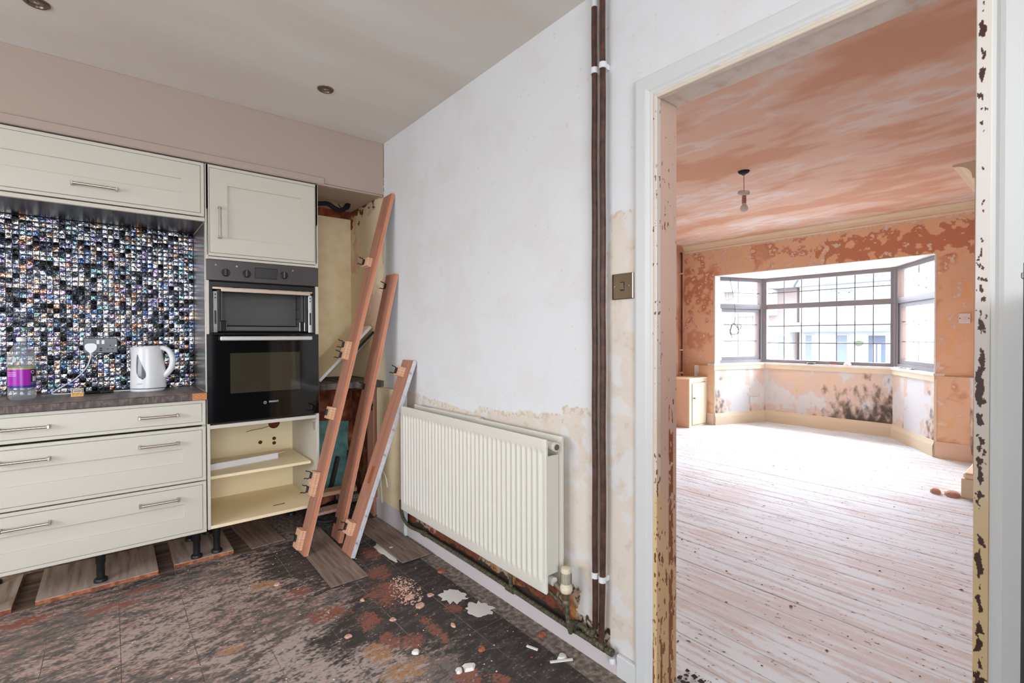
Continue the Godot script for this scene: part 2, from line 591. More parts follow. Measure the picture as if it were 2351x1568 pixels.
func floor_picture() -> void:
	var low := noise(51, 1.3, 3)
	var st := noise(52, 15.0, 5)
	var fn := noise(53, 60.0, 3)
	var dark := C(62, 56, 54)
	var dark2 := C(86, 78, 74)
	var pink := C(156, 116, 102)
	var grey := C(124, 113, 107)
	var pale := C(186, 172, 163)
	var red := C(150, 92, 76)
	var och := C(178, 134, 100)
	var blobs := []      # x, z, radius x, radius z, kind
	for q in [[1.02, -2.2, 0.09, 0.12, 0], [0.86, -2.02, 0.05, 0.1, 0], [1.05, -1.80, 0.03, 0.12, 0], [0.94, -1.78, 0.06, 0.05, 0], [0.87, -1.84, 0.05, 0.07, 0], [0.80, -1.80, 0.05, 0.08, 1], [0.85, -1.64, 0.09, 0.06, 1], [1.0, -1.46, 0.05, 0.06, 0], [1.07, -1.34, 0.04, 0.09, 0], [0.92, -1.40, 0.1, 0.07, 0], [1.08, -2.42, 0.07, 0.09, 0], [1.2, -1.88, 0.04, 0.05, 0], [1.14, -2.66, 0.05, 0.1, 0], [0.58, -2.66, 0.08, 0.045, 1], [0.36, -2.2, 0.05, 0.03, 1], [0.7, -2.48, 0.06, 0.05, 0], [0.9, -2.5, 0.07, 0.04, 0], [0.75, -2.2, 0.09, 0.07, 0], [-0.3, -3.0, 0.1, 0.05, 0], [0.0, -2.9, 0.12, 0.04, 0], [0.12, -3.0, 0.08, 0.03, 0], [1.12, -1.2, 0.07, 0.07, 0], [0.95, -1.25, 0.05, 0.05, 0]]:
		blobs.append(q)
	var cells := {}
	for b in blobs:
		for cx in range(int(floor((b[0] - b[2] * 1.8) * 10.0)), int(floor((b[0] + b[2] * 1.8) * 10.0)) + 1):
			for cz in range(int(floor((b[1] - b[3] * 1.8) * 10.0)), int(floor((b[1] + b[3] * 1.8) * 10.0)) + 1):
				var key := Vector2i(cx, cz)
				if not cells.has(key):
					cells[key] = []
				cells[key].append(b)
	M.lino = span_mat(paint(900, 1140, -0.95, 1.45, -3.75, -0.7, func(x: float, z: float) -> Color:
		var a := low.get_noise_2d(x, z)
		var s := st.get_noise_2d(x * 0.6 + 0.3 * z, z * 1.5)
		var g := fn.get_noise_2d(x * 0.7, z * 1.3)
		var col := dark.lerp(dark2, ss(-0.3, 0.5, s + 0.6 * g))
		var worn := ss(1.0, 0.55, x + 0.4 * a - 0.12 * (z + 2.4)) * ss(-3.35, -3.0, z + 0.2 * a)
		if worn > 0.02:
			var q := grey.lerp(pink, ss(-0.2, 0.35, s + 0.6 * a + 0.3 * g)).lerp(dark2, ss(0.0, 0.45, -s - 0.7 * g) * 0.75)
			q = q.lerp(pale, ss(0.1, 0.6, g * 0.6 + 0.5 * s + 0.5 * a + (0.42 if Vector2(x - PALE_X, z - PALE_Z).length() < 0.33 + 0.5 * s + 0.4 * a else 0.16)) * 0.85)
			col = col.lerp(q, ss(0.2, 0.75, worn + 0.45 * s + 0.4 * g))
		var key := Vector2i(int(floor(x * 10.0)), int(floor(z * 10.0)))
		if cells.has(key):
			for b in cells[key]:
				var dx: float = (x - b[0]) / b[2]
				var dz: float = (z - b[1]) / b[3]
				var d := dx * dx + dz * dz
				if d + 1.6 * s + 1.0 * g < 0.6:
					col = (red if b[4] == 0 else och).lerp(dark2, ss(0.0, 0.4, g + 0.3 * s) * 0.55)
		if g > 0.46 and s > 0.05:
			col = col.lerp(pale, 0.7)
		return col), -0.95, 1.45, -3.75, -0.7, 0.62)


func far_pictures() -> void:
	var a1 := noise(61, 1.1, 4)
	var a2 := noise(62, 4.5, 4)
	var deep := C(222, 174, 144)
	var mid := C(236, 203, 178)
	var lite := C(242, 228, 216)
	var oran := C(226, 178, 146)
	M.far_ceiling = span_mat(paint(760, 560, 1.5, 7.5, -4.0, 0.5, func(x: float, z: float) -> Color:
		var s := a1.get_noise_2d(x * 1.1, z * 0.5)
		var f := a2.get_noise_2d(x * 0.8, z * 0.34 + 0.2 * x)
		var col := mid.lerp(deep, ss(-0.05, 0.4, s + 0.5 * f))
		col = col.lerp(lite, ss(0.02, 0.4, -s * 0.9 + 0.7 * f))
		return col.lerp(oran, ss(0.2, 0.5, f - 0.3 * s) * 0.5)), 1.5, 7.5, -4.0, 0.5, 0.9)
	var b1 := noise(63, 1.5, 4)
	var b2 := noise(64, 6.0, 4)
	var b3 := noise(65, 22.0, 3)
	var base := C(240, 202, 166)
	var rust := C(208, 144, 112)
	var tan_ := C(234, 198, 170)
	var pale := C(238, 220, 204)
	var amber := C(240, 194, 144)
	M.bay_wall = span_mat(paint(760, 560, -3.95, -0.3, -2.57, 0.0, func(z: float, b: float) -> Color:
		var y := -b
		var p := b1.get_noise_2d(z, y)
		var q := b2.get_noise_2d(z, y)
		var g := b3.get_noise_2d(z, y)
		var col := base.lerp(amber, ss(0.0, 0.3, p + 0.3 * q) if z > -1.2 else 0.4 * ss(0.0, 0.3, p))
		col = col.lerp(tan_, ss(0.05, 0.3, q + 0.4 * p - 0.1 * (1.0 if z > -1.2 or z < -3.4 else -0.6)))
		var r := 0.6 * ss(0.15, 0.4, -p + 0.3 * q - 0.12)
		if z < -3.42 and y > 1.35:
			r = maxf(r, 0.9 * ss(-0.05, 0.15, 0.16 - absf(y - 1.95) * 0.5 + 0.5 * q))
		if y > 2.05 and y < 2.42 and z > -2.1 + 0.3 * q:
			r = maxf(r, ss(0.0, 0.03, 0.14 - absf(y - 2.22) + 0.25 * q))
		if y > 2.22 and z < -2.1 and z > -2.9:
			r = maxf(r, 0.8 * ss(0.1, 0.25, q + 0.1 * g))
		col = col.lerp(rust, r)
		col = col.lerp(pale, ss(0.46, 0.5, q + 0.3 * g))
		if y > 2.44 + 0.02 * q:
			col = pale.lerp(tan_, ss(-0.1, 0.2, g))
		return col), -3.95, -0.3, -2.57, 0.0, 0.9)
	var c1 := noise(66, 2.4, 4)
	var c2 := noise(67, 9.0, 5)
	var plast := C(228, 206, 190)
	var white := C(226, 226, 226)
	var mould := C(72, 62, 58)
	var och := C(232, 204, 178)
	M.dado = span_mat(paint(600, 240, -3.5, -0.95, -0.86, 0.0, func(z: float, b: float) -> Color:
		var y := -b
		var p := c1.get_noise_2d(z, y * 0.8)
		var q := c2.get_noise_2d(z, y * 0.6)
		var col := plast.lerp(och, ss(0.05, 0.3, p + 0.4 * q)).lerp(white, ss(0.12, 0.3, -p + 0.3 * q) * 0.8)
		if z < -3.1:
			col = white if p + 0.4 * q > -0.28 else plast
			return col
		var m := ss(-2.9, -1.7, z) * 0.62 + 0.5 * p + 0.6 * q - (y - 0.12) * 1.15
		if z > -1.62:
			m = 0.42 + 0.5 * p + 0.7 * q - absf(y - 0.32) * 0.9 - (z + 1.55) * 0.5
			col = white.lerp(plast, ss(-0.1, 0.2, p))
		return col.lerp(mould, ss(0.0, 0.75, m) * 0.85)), -3.5, -0.95, -0.86, 0.0, 0.9)
	# bare floorboards with old whitewash: grain runs along z
	var d1 := noise(71, 1.2, 3)
	var d2 := noise(72, 8.0, 4)
	var d3 := noise(73, 40.0, 3)
	var w1 := C(236, 243, 246)
	var w2 := C(228, 234, 238)
	var br := C(210, 198, 188)
	var pk := C(226, 214, 210)
	var dk := C(96, 72, 62)
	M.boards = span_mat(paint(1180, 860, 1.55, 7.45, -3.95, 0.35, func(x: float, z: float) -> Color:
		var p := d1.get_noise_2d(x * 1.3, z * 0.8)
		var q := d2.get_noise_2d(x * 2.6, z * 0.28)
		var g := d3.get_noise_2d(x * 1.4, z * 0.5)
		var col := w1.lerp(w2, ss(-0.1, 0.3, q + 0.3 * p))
		var worn := p + 0.5 * q + (0.16 if x + 0.9 * p < 3.6 else 0.0)  # wear patches, plus a near-end tint painted in for the window light
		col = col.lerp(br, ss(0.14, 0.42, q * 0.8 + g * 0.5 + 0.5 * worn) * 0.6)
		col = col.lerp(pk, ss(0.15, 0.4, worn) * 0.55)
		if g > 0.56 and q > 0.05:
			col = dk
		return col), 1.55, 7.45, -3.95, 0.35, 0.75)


func paint_flakes() -> void:
	# old gloss paint on the door lining, flaked to the timber
	var n1 := noise(81, 3.0, 4)
	var n2 := noise(82, 26.0, 4)
	var pinkish := C(222, 196, 178)
	var yellow := C(226, 196, 146)
	var timber := C(150, 88, 50)
	var brown := C(66, 34, 22)
	var wht := C(226, 218, 208)
	M.lining = span_mat(paint(120, 1100, 1.40, 1.60, -2.1, 0.0, func(x: float, b: float) -> Color:
		var y := -b
		var p := n1.get_noise_2d(x * 3.0, y)
		var q := n2.get_noise_2d(x * 1.6, y * 0.55)
		var col := pinkish.lerp(yellow, ss(0.9, 0.3, y + 0.3 * p))
		var flake := q + 0.5 * p + 0.16 * (1.0 if y + 0.4 * p < 0.7 else 0.0) - 0.62
		if x > 1.515 and x < 1.542 and y < 0.92 + 0.3 * q:
			flake = 0.2 + q
		if x < 1.475 and y < 0.2 + 0.2 * q:
			flake = 0.2
		if flake > 0.0:
			col = timber.lerp(brown, ss(0.1, -0.02, flake) if flake < 0.15 else 0.0)
		return col), 1.40, 1.60, -2.1, 0.0, 0.5)
	M.lining_edge = span_mat(paint(64, 1100, -1.0, -0.9, -2.1, 0.0, func(z: float, b: float) -> Color:
		var y := -b
		var p := n1.get_noise_2d(z * 3.0 + 7.0, y * 1.5)
		var q := n2.get_noise_2d(z * 2.0, y * 0.8 + 9.0)
		var col := wht.lerp(yellow, ss(1.0, 0.5, y + 0.3 * p))
		return timber.lerp(brown, 0.4) if q + 0.4 * p + (0.16 if y + 0.5 * p < 0.9 else 0.0) > 0.52 else col), -1.0, -0.9, -2.1, 0.0, 0.5)
	M.lining_right = span_mat(paint(64, 1100, -0.2, -0.12, -2.1, 0.0, func(z: float, b: float) -> Color:
		var y := -b
		var p := n1.get_noise_2d(3.0, y * 1.2 + 3.0)
		var q := n2.get_noise_2d(z * 2.0, y * 1.2 + 19.0)
		var col := wht.lerp(yellow, ss(1.1, 0.7, y + 0.2 * p))
		var d := absf(z + 0.1545) * 60.0
		return brown if q + 0.6 * p + (0.40 if y + 0.4 * p < 1.25 else 0.0) - d > 0.16 else col), -0.2, -0.12, -2.1, 0.0, 0.5)


# ---------------------------------------------------------------- the place
const XW := 1.44
const CEIL := 2.565
const ZF := -3.104
const ZB := -3.70
const XF := 6.5


func _ready() -> void:
	rng.seed = 7
	# camera
	var cam := Camera3D.new()
	cam.name = "camera"
	cam.fov = 70.497
	cam.position = V(0, 1.25, 0)
	cam.rotation_degrees = V(-0.585, -39.659, -0.17)
	cam.near = 0.03
	cam.far = 200.0
	add_child(cam)
	# overcast sky
	var env := Environment.new()
	env.background_mode = Environment.BG_SKY
	var sky := Sky.new()
	var sm := ProceduralSkyMaterial.new()
	sm.sky_top_color = C(214, 228, 248)
	sm.sky_horizon_color = C(240, 246, 255)
	sm.ground_bottom_color = C(150, 150, 150)
	sm.ground_horizon_color = C(190, 192, 194)
	sm.sky_energy_multiplier = 1.0
	sky.sky_material = sm
	env.sky = sky
	env.background_energy_multiplier = SKY
	env.ambient_light_source = Environment.AMBIENT_SOURCE_DISABLED
	env.tonemap_mode = Environment.TONE_MAPPER_LINEAR
	env.tonemap_exposure = EXPOSURE
	env.sdfgi_enabled = true
	env.ssao_enabled = true
	env.ssil_enabled = true
	var we := WorldEnvironment.new()
	we.name = "surroundings"
	we.environment = env
	add_child(we)
	# area lights added to the sky: outside the bay and at the kitchen openings
	daylight("added_street_light", V(10.6, 3.9, -2.2), Vector3(-1, -0.42, 0), 9.0, 5.0, BAY, C(232, 240, 255))  # unseen light added outside the bay to brighten the front room
	daylight("daylight_side_window", V(-2.5, 1.5, -1.5), Vector3(1, 0.0, 0), 2.0, 1.1, SIDE)
	daylight("added_garden_fill", V(-0.5, 1.45, 1.83), Vector3(0, 0, -1), 1.9, 1.8, GARDEN)  # added frontal fill for the cabinet fronts, niche and recess
	make_materials()
	more_materials()
	still_more_materials()
	wall_picture()
	floor_picture()
	far_pictures()
	paint_flakes()
	build_shell()
	build_doorway()
	build_units()
	build_oven()
	build_mosaic()
	build_counter_things()
	build_radiator()
	build_pipes()
	build_recess()
	build_boards()
	build_floor_things()
	build_far_room()
	build_bay()
	build_street()


const SKY := 6.0
const EXPOSURE := 1.1
const BAY := 11.5
const GARDEN := 1.3
const SIDE := 1.4


func daylight(called: String, at: Vector3, towards: Vector3, w: float, h: float, energy: float, tone := Color(0.955, 0.97, 0.995)) -> void:
	if energy <= 0.0:
		return
	var l := AreaLight3D.new()
	l.name = called
	l.area_size = Vector2(w, h)
	l.area_normalize_energy = false
	l.light_energy = energy
	l.light_color = tone
	l.shadow_enabled = true
	l.area_range = 14.0
	add_child(l)
	l.look_at_from_position(at, at + towards, Vector3.UP)


func build_shell() -> void:
	O = Vector3.ZERO
	var m := mb()
	# wall with the doorway, opening z -0.985..-0.14
	m.box(V(XW, 0, -3.9), V(1.56, CEIL, -0.985))
	m.box(V(XW, 2.085, -0.985), V(1.56, CEIL, -0.14))
	m.box(V(XW, 0, -0.14), V(1.56, CEIL, 1.9))
	struct(m, "wall_right", M.wall_right, "white painted kitchen wall with the doorway and radiator", "wall")
	m = mb()
	m.box(V(-2.7, 0, -3.9), V(XW, CEIL, ZB))
	var back := struct(m, "wall_back", M.cream_wall, "cream kitchen wall behind the fitted units", "wall")
	m = mb()
	m.box(V(0.6, 0.0, ZB), V(XW, 0.86, ZB + 0.006))
	m.box(V(0.9, 2.16, ZB), V(XW, CEIL, ZB + 0.006))
	put(m, "bare_plaster", M.brick, back)
	m = mb()
	m.prism(PackedVector2Array([Vector2(1.0, 0.1), Vector2(1.40, 0.08), Vector2(1.415, 0.3), Vector2(1.40, 0.46), Vector2(1.41, 0.6), Vector2(1.2, 0.625), Vector2(1.0, 0.62)]), ZB + 0.006, ZB + 0.012)
	put(m, "teal_paint", M.teal, back)
	# left wall with a window, front wall with a glazed garden door: both behind the camera
	m = mb()
	m.box(V(-2.7, 0, -3.9), V(-2.55, CEIL, -2.5))
	m.box(V(-2.7, 0, -0.5), V(-2.55, CEIL, 1.9))
	m.box(V(-2.7, 0, -2.5), V(-2.55, 0.95, -0.5))
	m.box(V(-2.7, 2.05, -2.5), V(-2.55, CEIL, -0.5))
	struct(m, "wall_left", M.white_trim, "white kitchen wall with the side window", "wall")
	m = mb()
	m.box(V(-2.7, 0, 1.9), V(-1.45, CEIL, 2.05))
	m.box(V(0.45, 0, 1.9), V(1.56, CEIL, 2.05))
	m.box(V(-1.45, 2.4, 1.9), V(0.45, CEIL, 2.05))
	struct(m, "wall_front", M.white_trim, "white kitchen wall with the garden door", "wall")
	m = mb()
	m.box(V(-2.7, CEIL, -3.9), V(1.5, CEIL + 0.12, 2.05))
	struct(m, "ceiling", M.kitchen_ceiling, "patchy off-white plaster kitchen ceiling", "ceiling")
	m = mb()
	m.box(V(-2.7, -0.1, -3.9), V(1.5, -0.0004, 2.05))
	var fl := struct(m, "floor", M.concrete, "kitchen floor of worn black lino tiles", "floor")
	# lino tiles, nine inches square, laid in columns
	var xs := [1.33]
	var k := 0
	while 1.18 - 0.2325 * k > -1.25:
		xs.append(1.18 - 0.2325 * k)
		k += 1
	for i in xs.size() - 1:
		var x1: float = xs[i]
		var x0: float = xs[i + 1]
		var off := -1.44 if x0 > 0.4 else -1.522
		for r in range(-8, 6):
			var z0 := off + r * 0.2325
			var z1 := z0 + 0.2325
			z0 = maxf(z0, -3.135)
			z1 = minf(z1, -0.2)
			if z1 - z0 < 0.02:
				continue
			var up := rng.randf_range(0.0, 0.0012)
			var t := mb()
			t.cbox(V(x0 + 0.001, -0.012, z0 + 0.001), V(x1 - 0.001, up, z1 - 0.001), 0.0004)
			put(t, "lino_tile", M.lino, fl)
	# boxed-in bulkhead over the wall units, with the strip along its foot
	m = mb()
	m.cbox(V(-2.55, 2.217, ZB), V(XW, CEIL, ZF), 0.002)
	struct(m, "wall_bulkhead", M.taupe, "taupe painted bulkhead boxed in above the wall cabinets", "bulkhead")
	m = mb()
	m.cbox(V(1.0, 2.203, ZF - 0.03), V(XW - 0.01, 2.214, ZF + 0.004), 0.002)
	struct(m, "trim_1", M.taupe, "thin trim along the bulkhead's lower edge above the recess", "trim")
	m = mb()
	m.cbox(V(-2.5, 2.207, ZF - 0.02), V(1.042, 2.252, ZF + 0.012), 0.006)
	struct(m, "trim_2", M.taupe, "narrow cornice strip above the cream wall cabinets", "trim")
	# kitchen windows
	window_unit("window_1", "grey framed open side window of the kitchen", V(-2.62, 0.95, -0.5), V(0, 0, -1), 2.0, 1.1, [], -1.0, false, "")
	window_unit("door_2", "open garden doorway frame behind the camera", V(-1.45, 0.02, 1.97), V(1, 0, 0), 1.9, 2.38, [], -1.0, false, "")


# glazed unit: foot corner, run along dir; transom height above the foot; lead bars as [columns, heights]
func window_unit(called: String, label: String, at: Vector3, dir: Vector3, w: float, h: float, leads: Array, transom: float, sash: bool, handle: String) -> Node3D:
	var o := struct_node(called, label, "window", at)
	O = Vector3.ZERO
	var zdir := dir.cross(Vector3.UP)
	o.transform = Transform3D(Basis(dir, Vector3.UP, zdir), at)
	var fw := 0.05
	var m := mb()
	m.ring(0, w, 0, h, fw, fw, 0.045, fw, -0.035, 0.035, 0.004)
	put(m, "frame", M.upvc, o)
	var cuts := [[0.045, h - fw]]
	if transom > 0.0:
		m = mb()
		m.cbox(V(fw, transom, -0.034), V(w - fw, transom + 0.07, 0.034), 0.004)
		put(m, "transom", M.upvc, o)
		cuts = [[0.045, transom], [transom + 0.07, h - fw]]
	for i in cuts.size():
		var y0: float = cuts[i][0]
		var y1: float = cuts[i][1]
		var x0 := fw
		var x1 := w - fw
		if sash and i == 0:
			m = mb()
			m.ring(x0, x1, y0, y1, 0.045, 0.045, 0.045, 0.045, -0.02, 0.048, 0.004)
			var sh := put(m, "casement", M.upvc, o)
			x0 += 0.045
			x1 -= 0.045
			y0 += 0.045
			y1 -= 0.045
			if handle != "":
				var hx := x1 + 0.02 if handle == "r" else x0 - 0.02
				m = mb()
				m.cbox(V(hx - 0.012, y0 + 0.25, 0.048), V(hx + 0.012, y0 + 0.33, 0.058), 0.003)
				m.tube([V(hx, y0 + 0.29, 0.055), V(hx, y0 + 0.29, 0.085), V(hx, y0 + 0.26, 0.092), V(hx + 0.004, y0 + 0.17, 0.092)], 0.010, 8)
				put(m, "handle", M.white_plastic, sh)
		if leads.is_empty():
			continue
		m = mb()
		m.quad(V(x0, y0, 0), V(x1, y0, 0), V(x1, y1, 0), V(x0, y1, 0), V(0, 0, 1))
		var pane := put(m, "pane", M.glass, o)
		if leads.size():
			for c in leads[0]:
				var bx: float = lerpf(x0, x1, c)
				box1("lead", V(bx - 0.006, y0, 0.0005), V(bx + 0.006, y1, 0.005), 0.001, M.lead, pane)
			var hs: Array = leads[1] if i == 0 else leads[2]
			for c in hs:
				var by: float = lerpf(y0, y1, c)
				box1("lead", V(x0, by - 0.006, 0.0005), V(x1, by + 0.006, 0.0053), 0.001, M.lead, pane)
	return o


func build_doorway() -> void:
	var o := struct_node("door_1", "white doorway with flaking paint on its lining", "doorway", V(XW, 0, -0.56))
	# moulded architrave: profile from the outer edge inwards
	var prof := [Vector2(0, 0), Vector2(0, 0.019), Vector2(0.006, 0.021), Vector2(0.042, 0.021), Vector2(0.050, 0.018), Vector2(0.056, 0.014), Vector2(0.064, 0.014), Vector2(0.070, 0.010), Vector2(0.072, 0.0)]
	var zl := -1.034     # outer left edge
	var zr := -0.078     # outer right edge
	var yt := 2.142
	var path := [[V(0, 0, zl), V(0, 0, 1), "l"], [V(0, yt, zl), V(0, -1, 1), "c"], [V(0, yt, zr), V(0, -1, -1), "c"], [V(0, 0, zr), V(0, 0, -1), "r"]]
	for s in 3:
		var m := mb()
		for i in prof.size() - 1:
			var q := []
			for e in [[s, i], [s, i + 1], [s + 1, i + 1], [s + 1, i]]:
				var pp: Vector3 = path[e[0]][0]
				var d: Vector3 = path[e[0]][1]
				q.append(pp + d * prof[e[1]].x + V(XW - prof[e[1]].y, 0, 0))
			var nx := Vector2(prof[i + 1].y - prof[i].y, -(prof[i + 1].x - prof[i].x))
			var inward := V(0, 0, 1) if s == 0 else (V(0, -1, 0) if s == 1 else V(0, 0, -1))
			m.quad(q[0], q[1], q[2], q[3], V(-0.2, 0, 0) * 1.0 - inward * (prof[i + 1].y - prof[i].y) * 5.0 + V(nx.y, 0, 0) * 2.0)
		put(m, "architrave", M.white_trim, o)
	# lining: a frame round the opening with a stop
	var m2 := mb()
	m2.cbox(V(XW - 0.012, 0.0, -0.985), V(1.565, 2.085, -0.960), 0.002)
	put(m2, "lining", M.lining, o)
	m2 = mb()
	m2.cbox(V(XW - 0.013, 0.0, -0.9625), V(XW + 0.012, 2.0685, -0.951), 0.002)
	put(m2, "door_stop", M.lining_edge, o)
	m2 = mb()
	m2.cbox(V(XW - 0.012, 2.068, -0.960), V(1.565, 2.085, -0.165), 0.002)
	put(m2, "lining", M.lining_head, o)
	m2 = mb()
	m2.cbox(V(XW - 0.013, 2.058, -0.951), V(XW + 0.012, 2.068, -0.165), 0.002)
	put(m2, "door_stop", M.head_stop, o)
	m2 = mb()
	m2.cbox(V(XW - 0.016, 0.0, -0.165), V(1.565, 2.085, -0.140), 0.0015)
	put(m2, "lining", M.lining_right, o)
	# threshold strip
	O = Vector3.ZERO
	# skirting along the radiator wall
	m2 = mb()
	m2.cbox(V(1.422, -0.012, -2.755), V(XW, 0.062, -1.12), 0.003)
	var sk := struct(m2, "baseboard_right", M.skirting, "low mauve-white skirting board under the radiator", "skirting")
	m2 = mb()
	m2.cbox(V(1.4205, -0.012, -1.12), V(XW, 0.078, -1.034), 0.004)
	put(m2, "end_piece", M.white_trim, sk)
	# light switch
	var sw := thing("light_switch", "square brushed steel light switch beside the doorway", "switch", V(1.438, 1.432, -1.099))
	box1("plate", V(1.432, 1.385, -1.146), V(1.44, 1.479, -1.052), 0.002, M.nickel, sw)
	var rk := box1("rocker_surround", V(1.4312, 1.415, -1.108), V(1.4335, 1.447, -1.088), 0.0008, M.black_plastic, sw)
	m2 = mb()
	m2.prism(PackedVector2Array([Vector2(0, -0.013), Vector2(0, 0.013), Vector2(0.0045, 0.012), Vector2(0.001, -0.012)]), -0.008, 0.008, Transform3D(Basis(V(-1, 0, 0), V(0, 1, 0), V(0, 0, -1)), V(1.4318, 1.432, -1.098)))
	put(m2, "rocker", M.nickel, rk)
	for z in [-1.131, -1.066]:
		m2 = mb()
		m2.cyl(V(1.4325, 1.432, z), V(1.4305, 1.432, z), 0.0035, 0.003, 10)
		put(m2, "screw", M.chrome, sw)
	O = Vector3.ZERO


# cabinet front in the plane z = ZF: outer bead, frame, sunk panel
func front(x0: float, x1: float, y0: float, y1: float, panel: Array) -> MB:
	var m := mb()
	var z1 := ZF
	m.box(V(x0 + 0.0005, y0 + 0.0005, z1 - 0.022), V(x1 - 0.0005, y1 - 0.0005, z1 - 0.0095))
	m.ring(x0, x1, y0, y1, 0.0165, 0.0165, 0.0165, 0.0165, z1 - 0.012, z1 - 0.001, 0.0015)
	if panel.is_empty():
		m.cbox(V(x0 + 0.0185, y0 + 0.0185, z1 - 0.012), V(x1 - 0.0185, y1 - 0.0185, z1), 0.001)
	else:
		m.ring(x0 + 0.0185, x1 - 0.0185, y0 + 0.0185, y1 - 0.0185, panel[0] - x0 - 0.0185, x1 - 0.0185 - panel[1], panel[2] - y0 - 0.0185, y1 - 0.0185 - panel[3], z1 - 0.012, z1, 0.0012)
	return m


func bar_handle(a: Vector3, b: Vector3, parent: Node) -> void:
	# round bar carried by two square feet, standing 30 mm off the front
	var m := mb()
	var d := (b - a).normalized()
	var side := d.cross(Vector3(0, 0, 1)).abs()
	for p in [a + d * 0.006, b - d * 0.006]:
		var e := d.abs() * 0.005 + side * 0.009
		m.cbox(p - e, p + e + V(0, 0, 0.034), 0.0015)
	m.cyl(a + d * 0.002 + V(0, 0, 0.027), b - d * 0.002 + V(0, 0, 0.027), 0.0062, 0.0062, 14)
	put(m, "handle", M.steel, parent)


func foot(x: float, z: float, y0: float, y1: float, parent: Node) -> void:
	var m := mb()
	m.lathe([Vector2(0.0, 0), Vector2(0.028, 0), Vector2(0.028, 0.014), Vector2(0.024, 0.018), Vector2(0.017, 0.022), Vector2(0.017, 0.09), Vector2(0.02, 0.094), Vector2(0.02, y1 - y0), Vector2(0, y1 - y0)], 16, V(x, y0, z))
	put(m, "leg", M.black_plastic, parent)


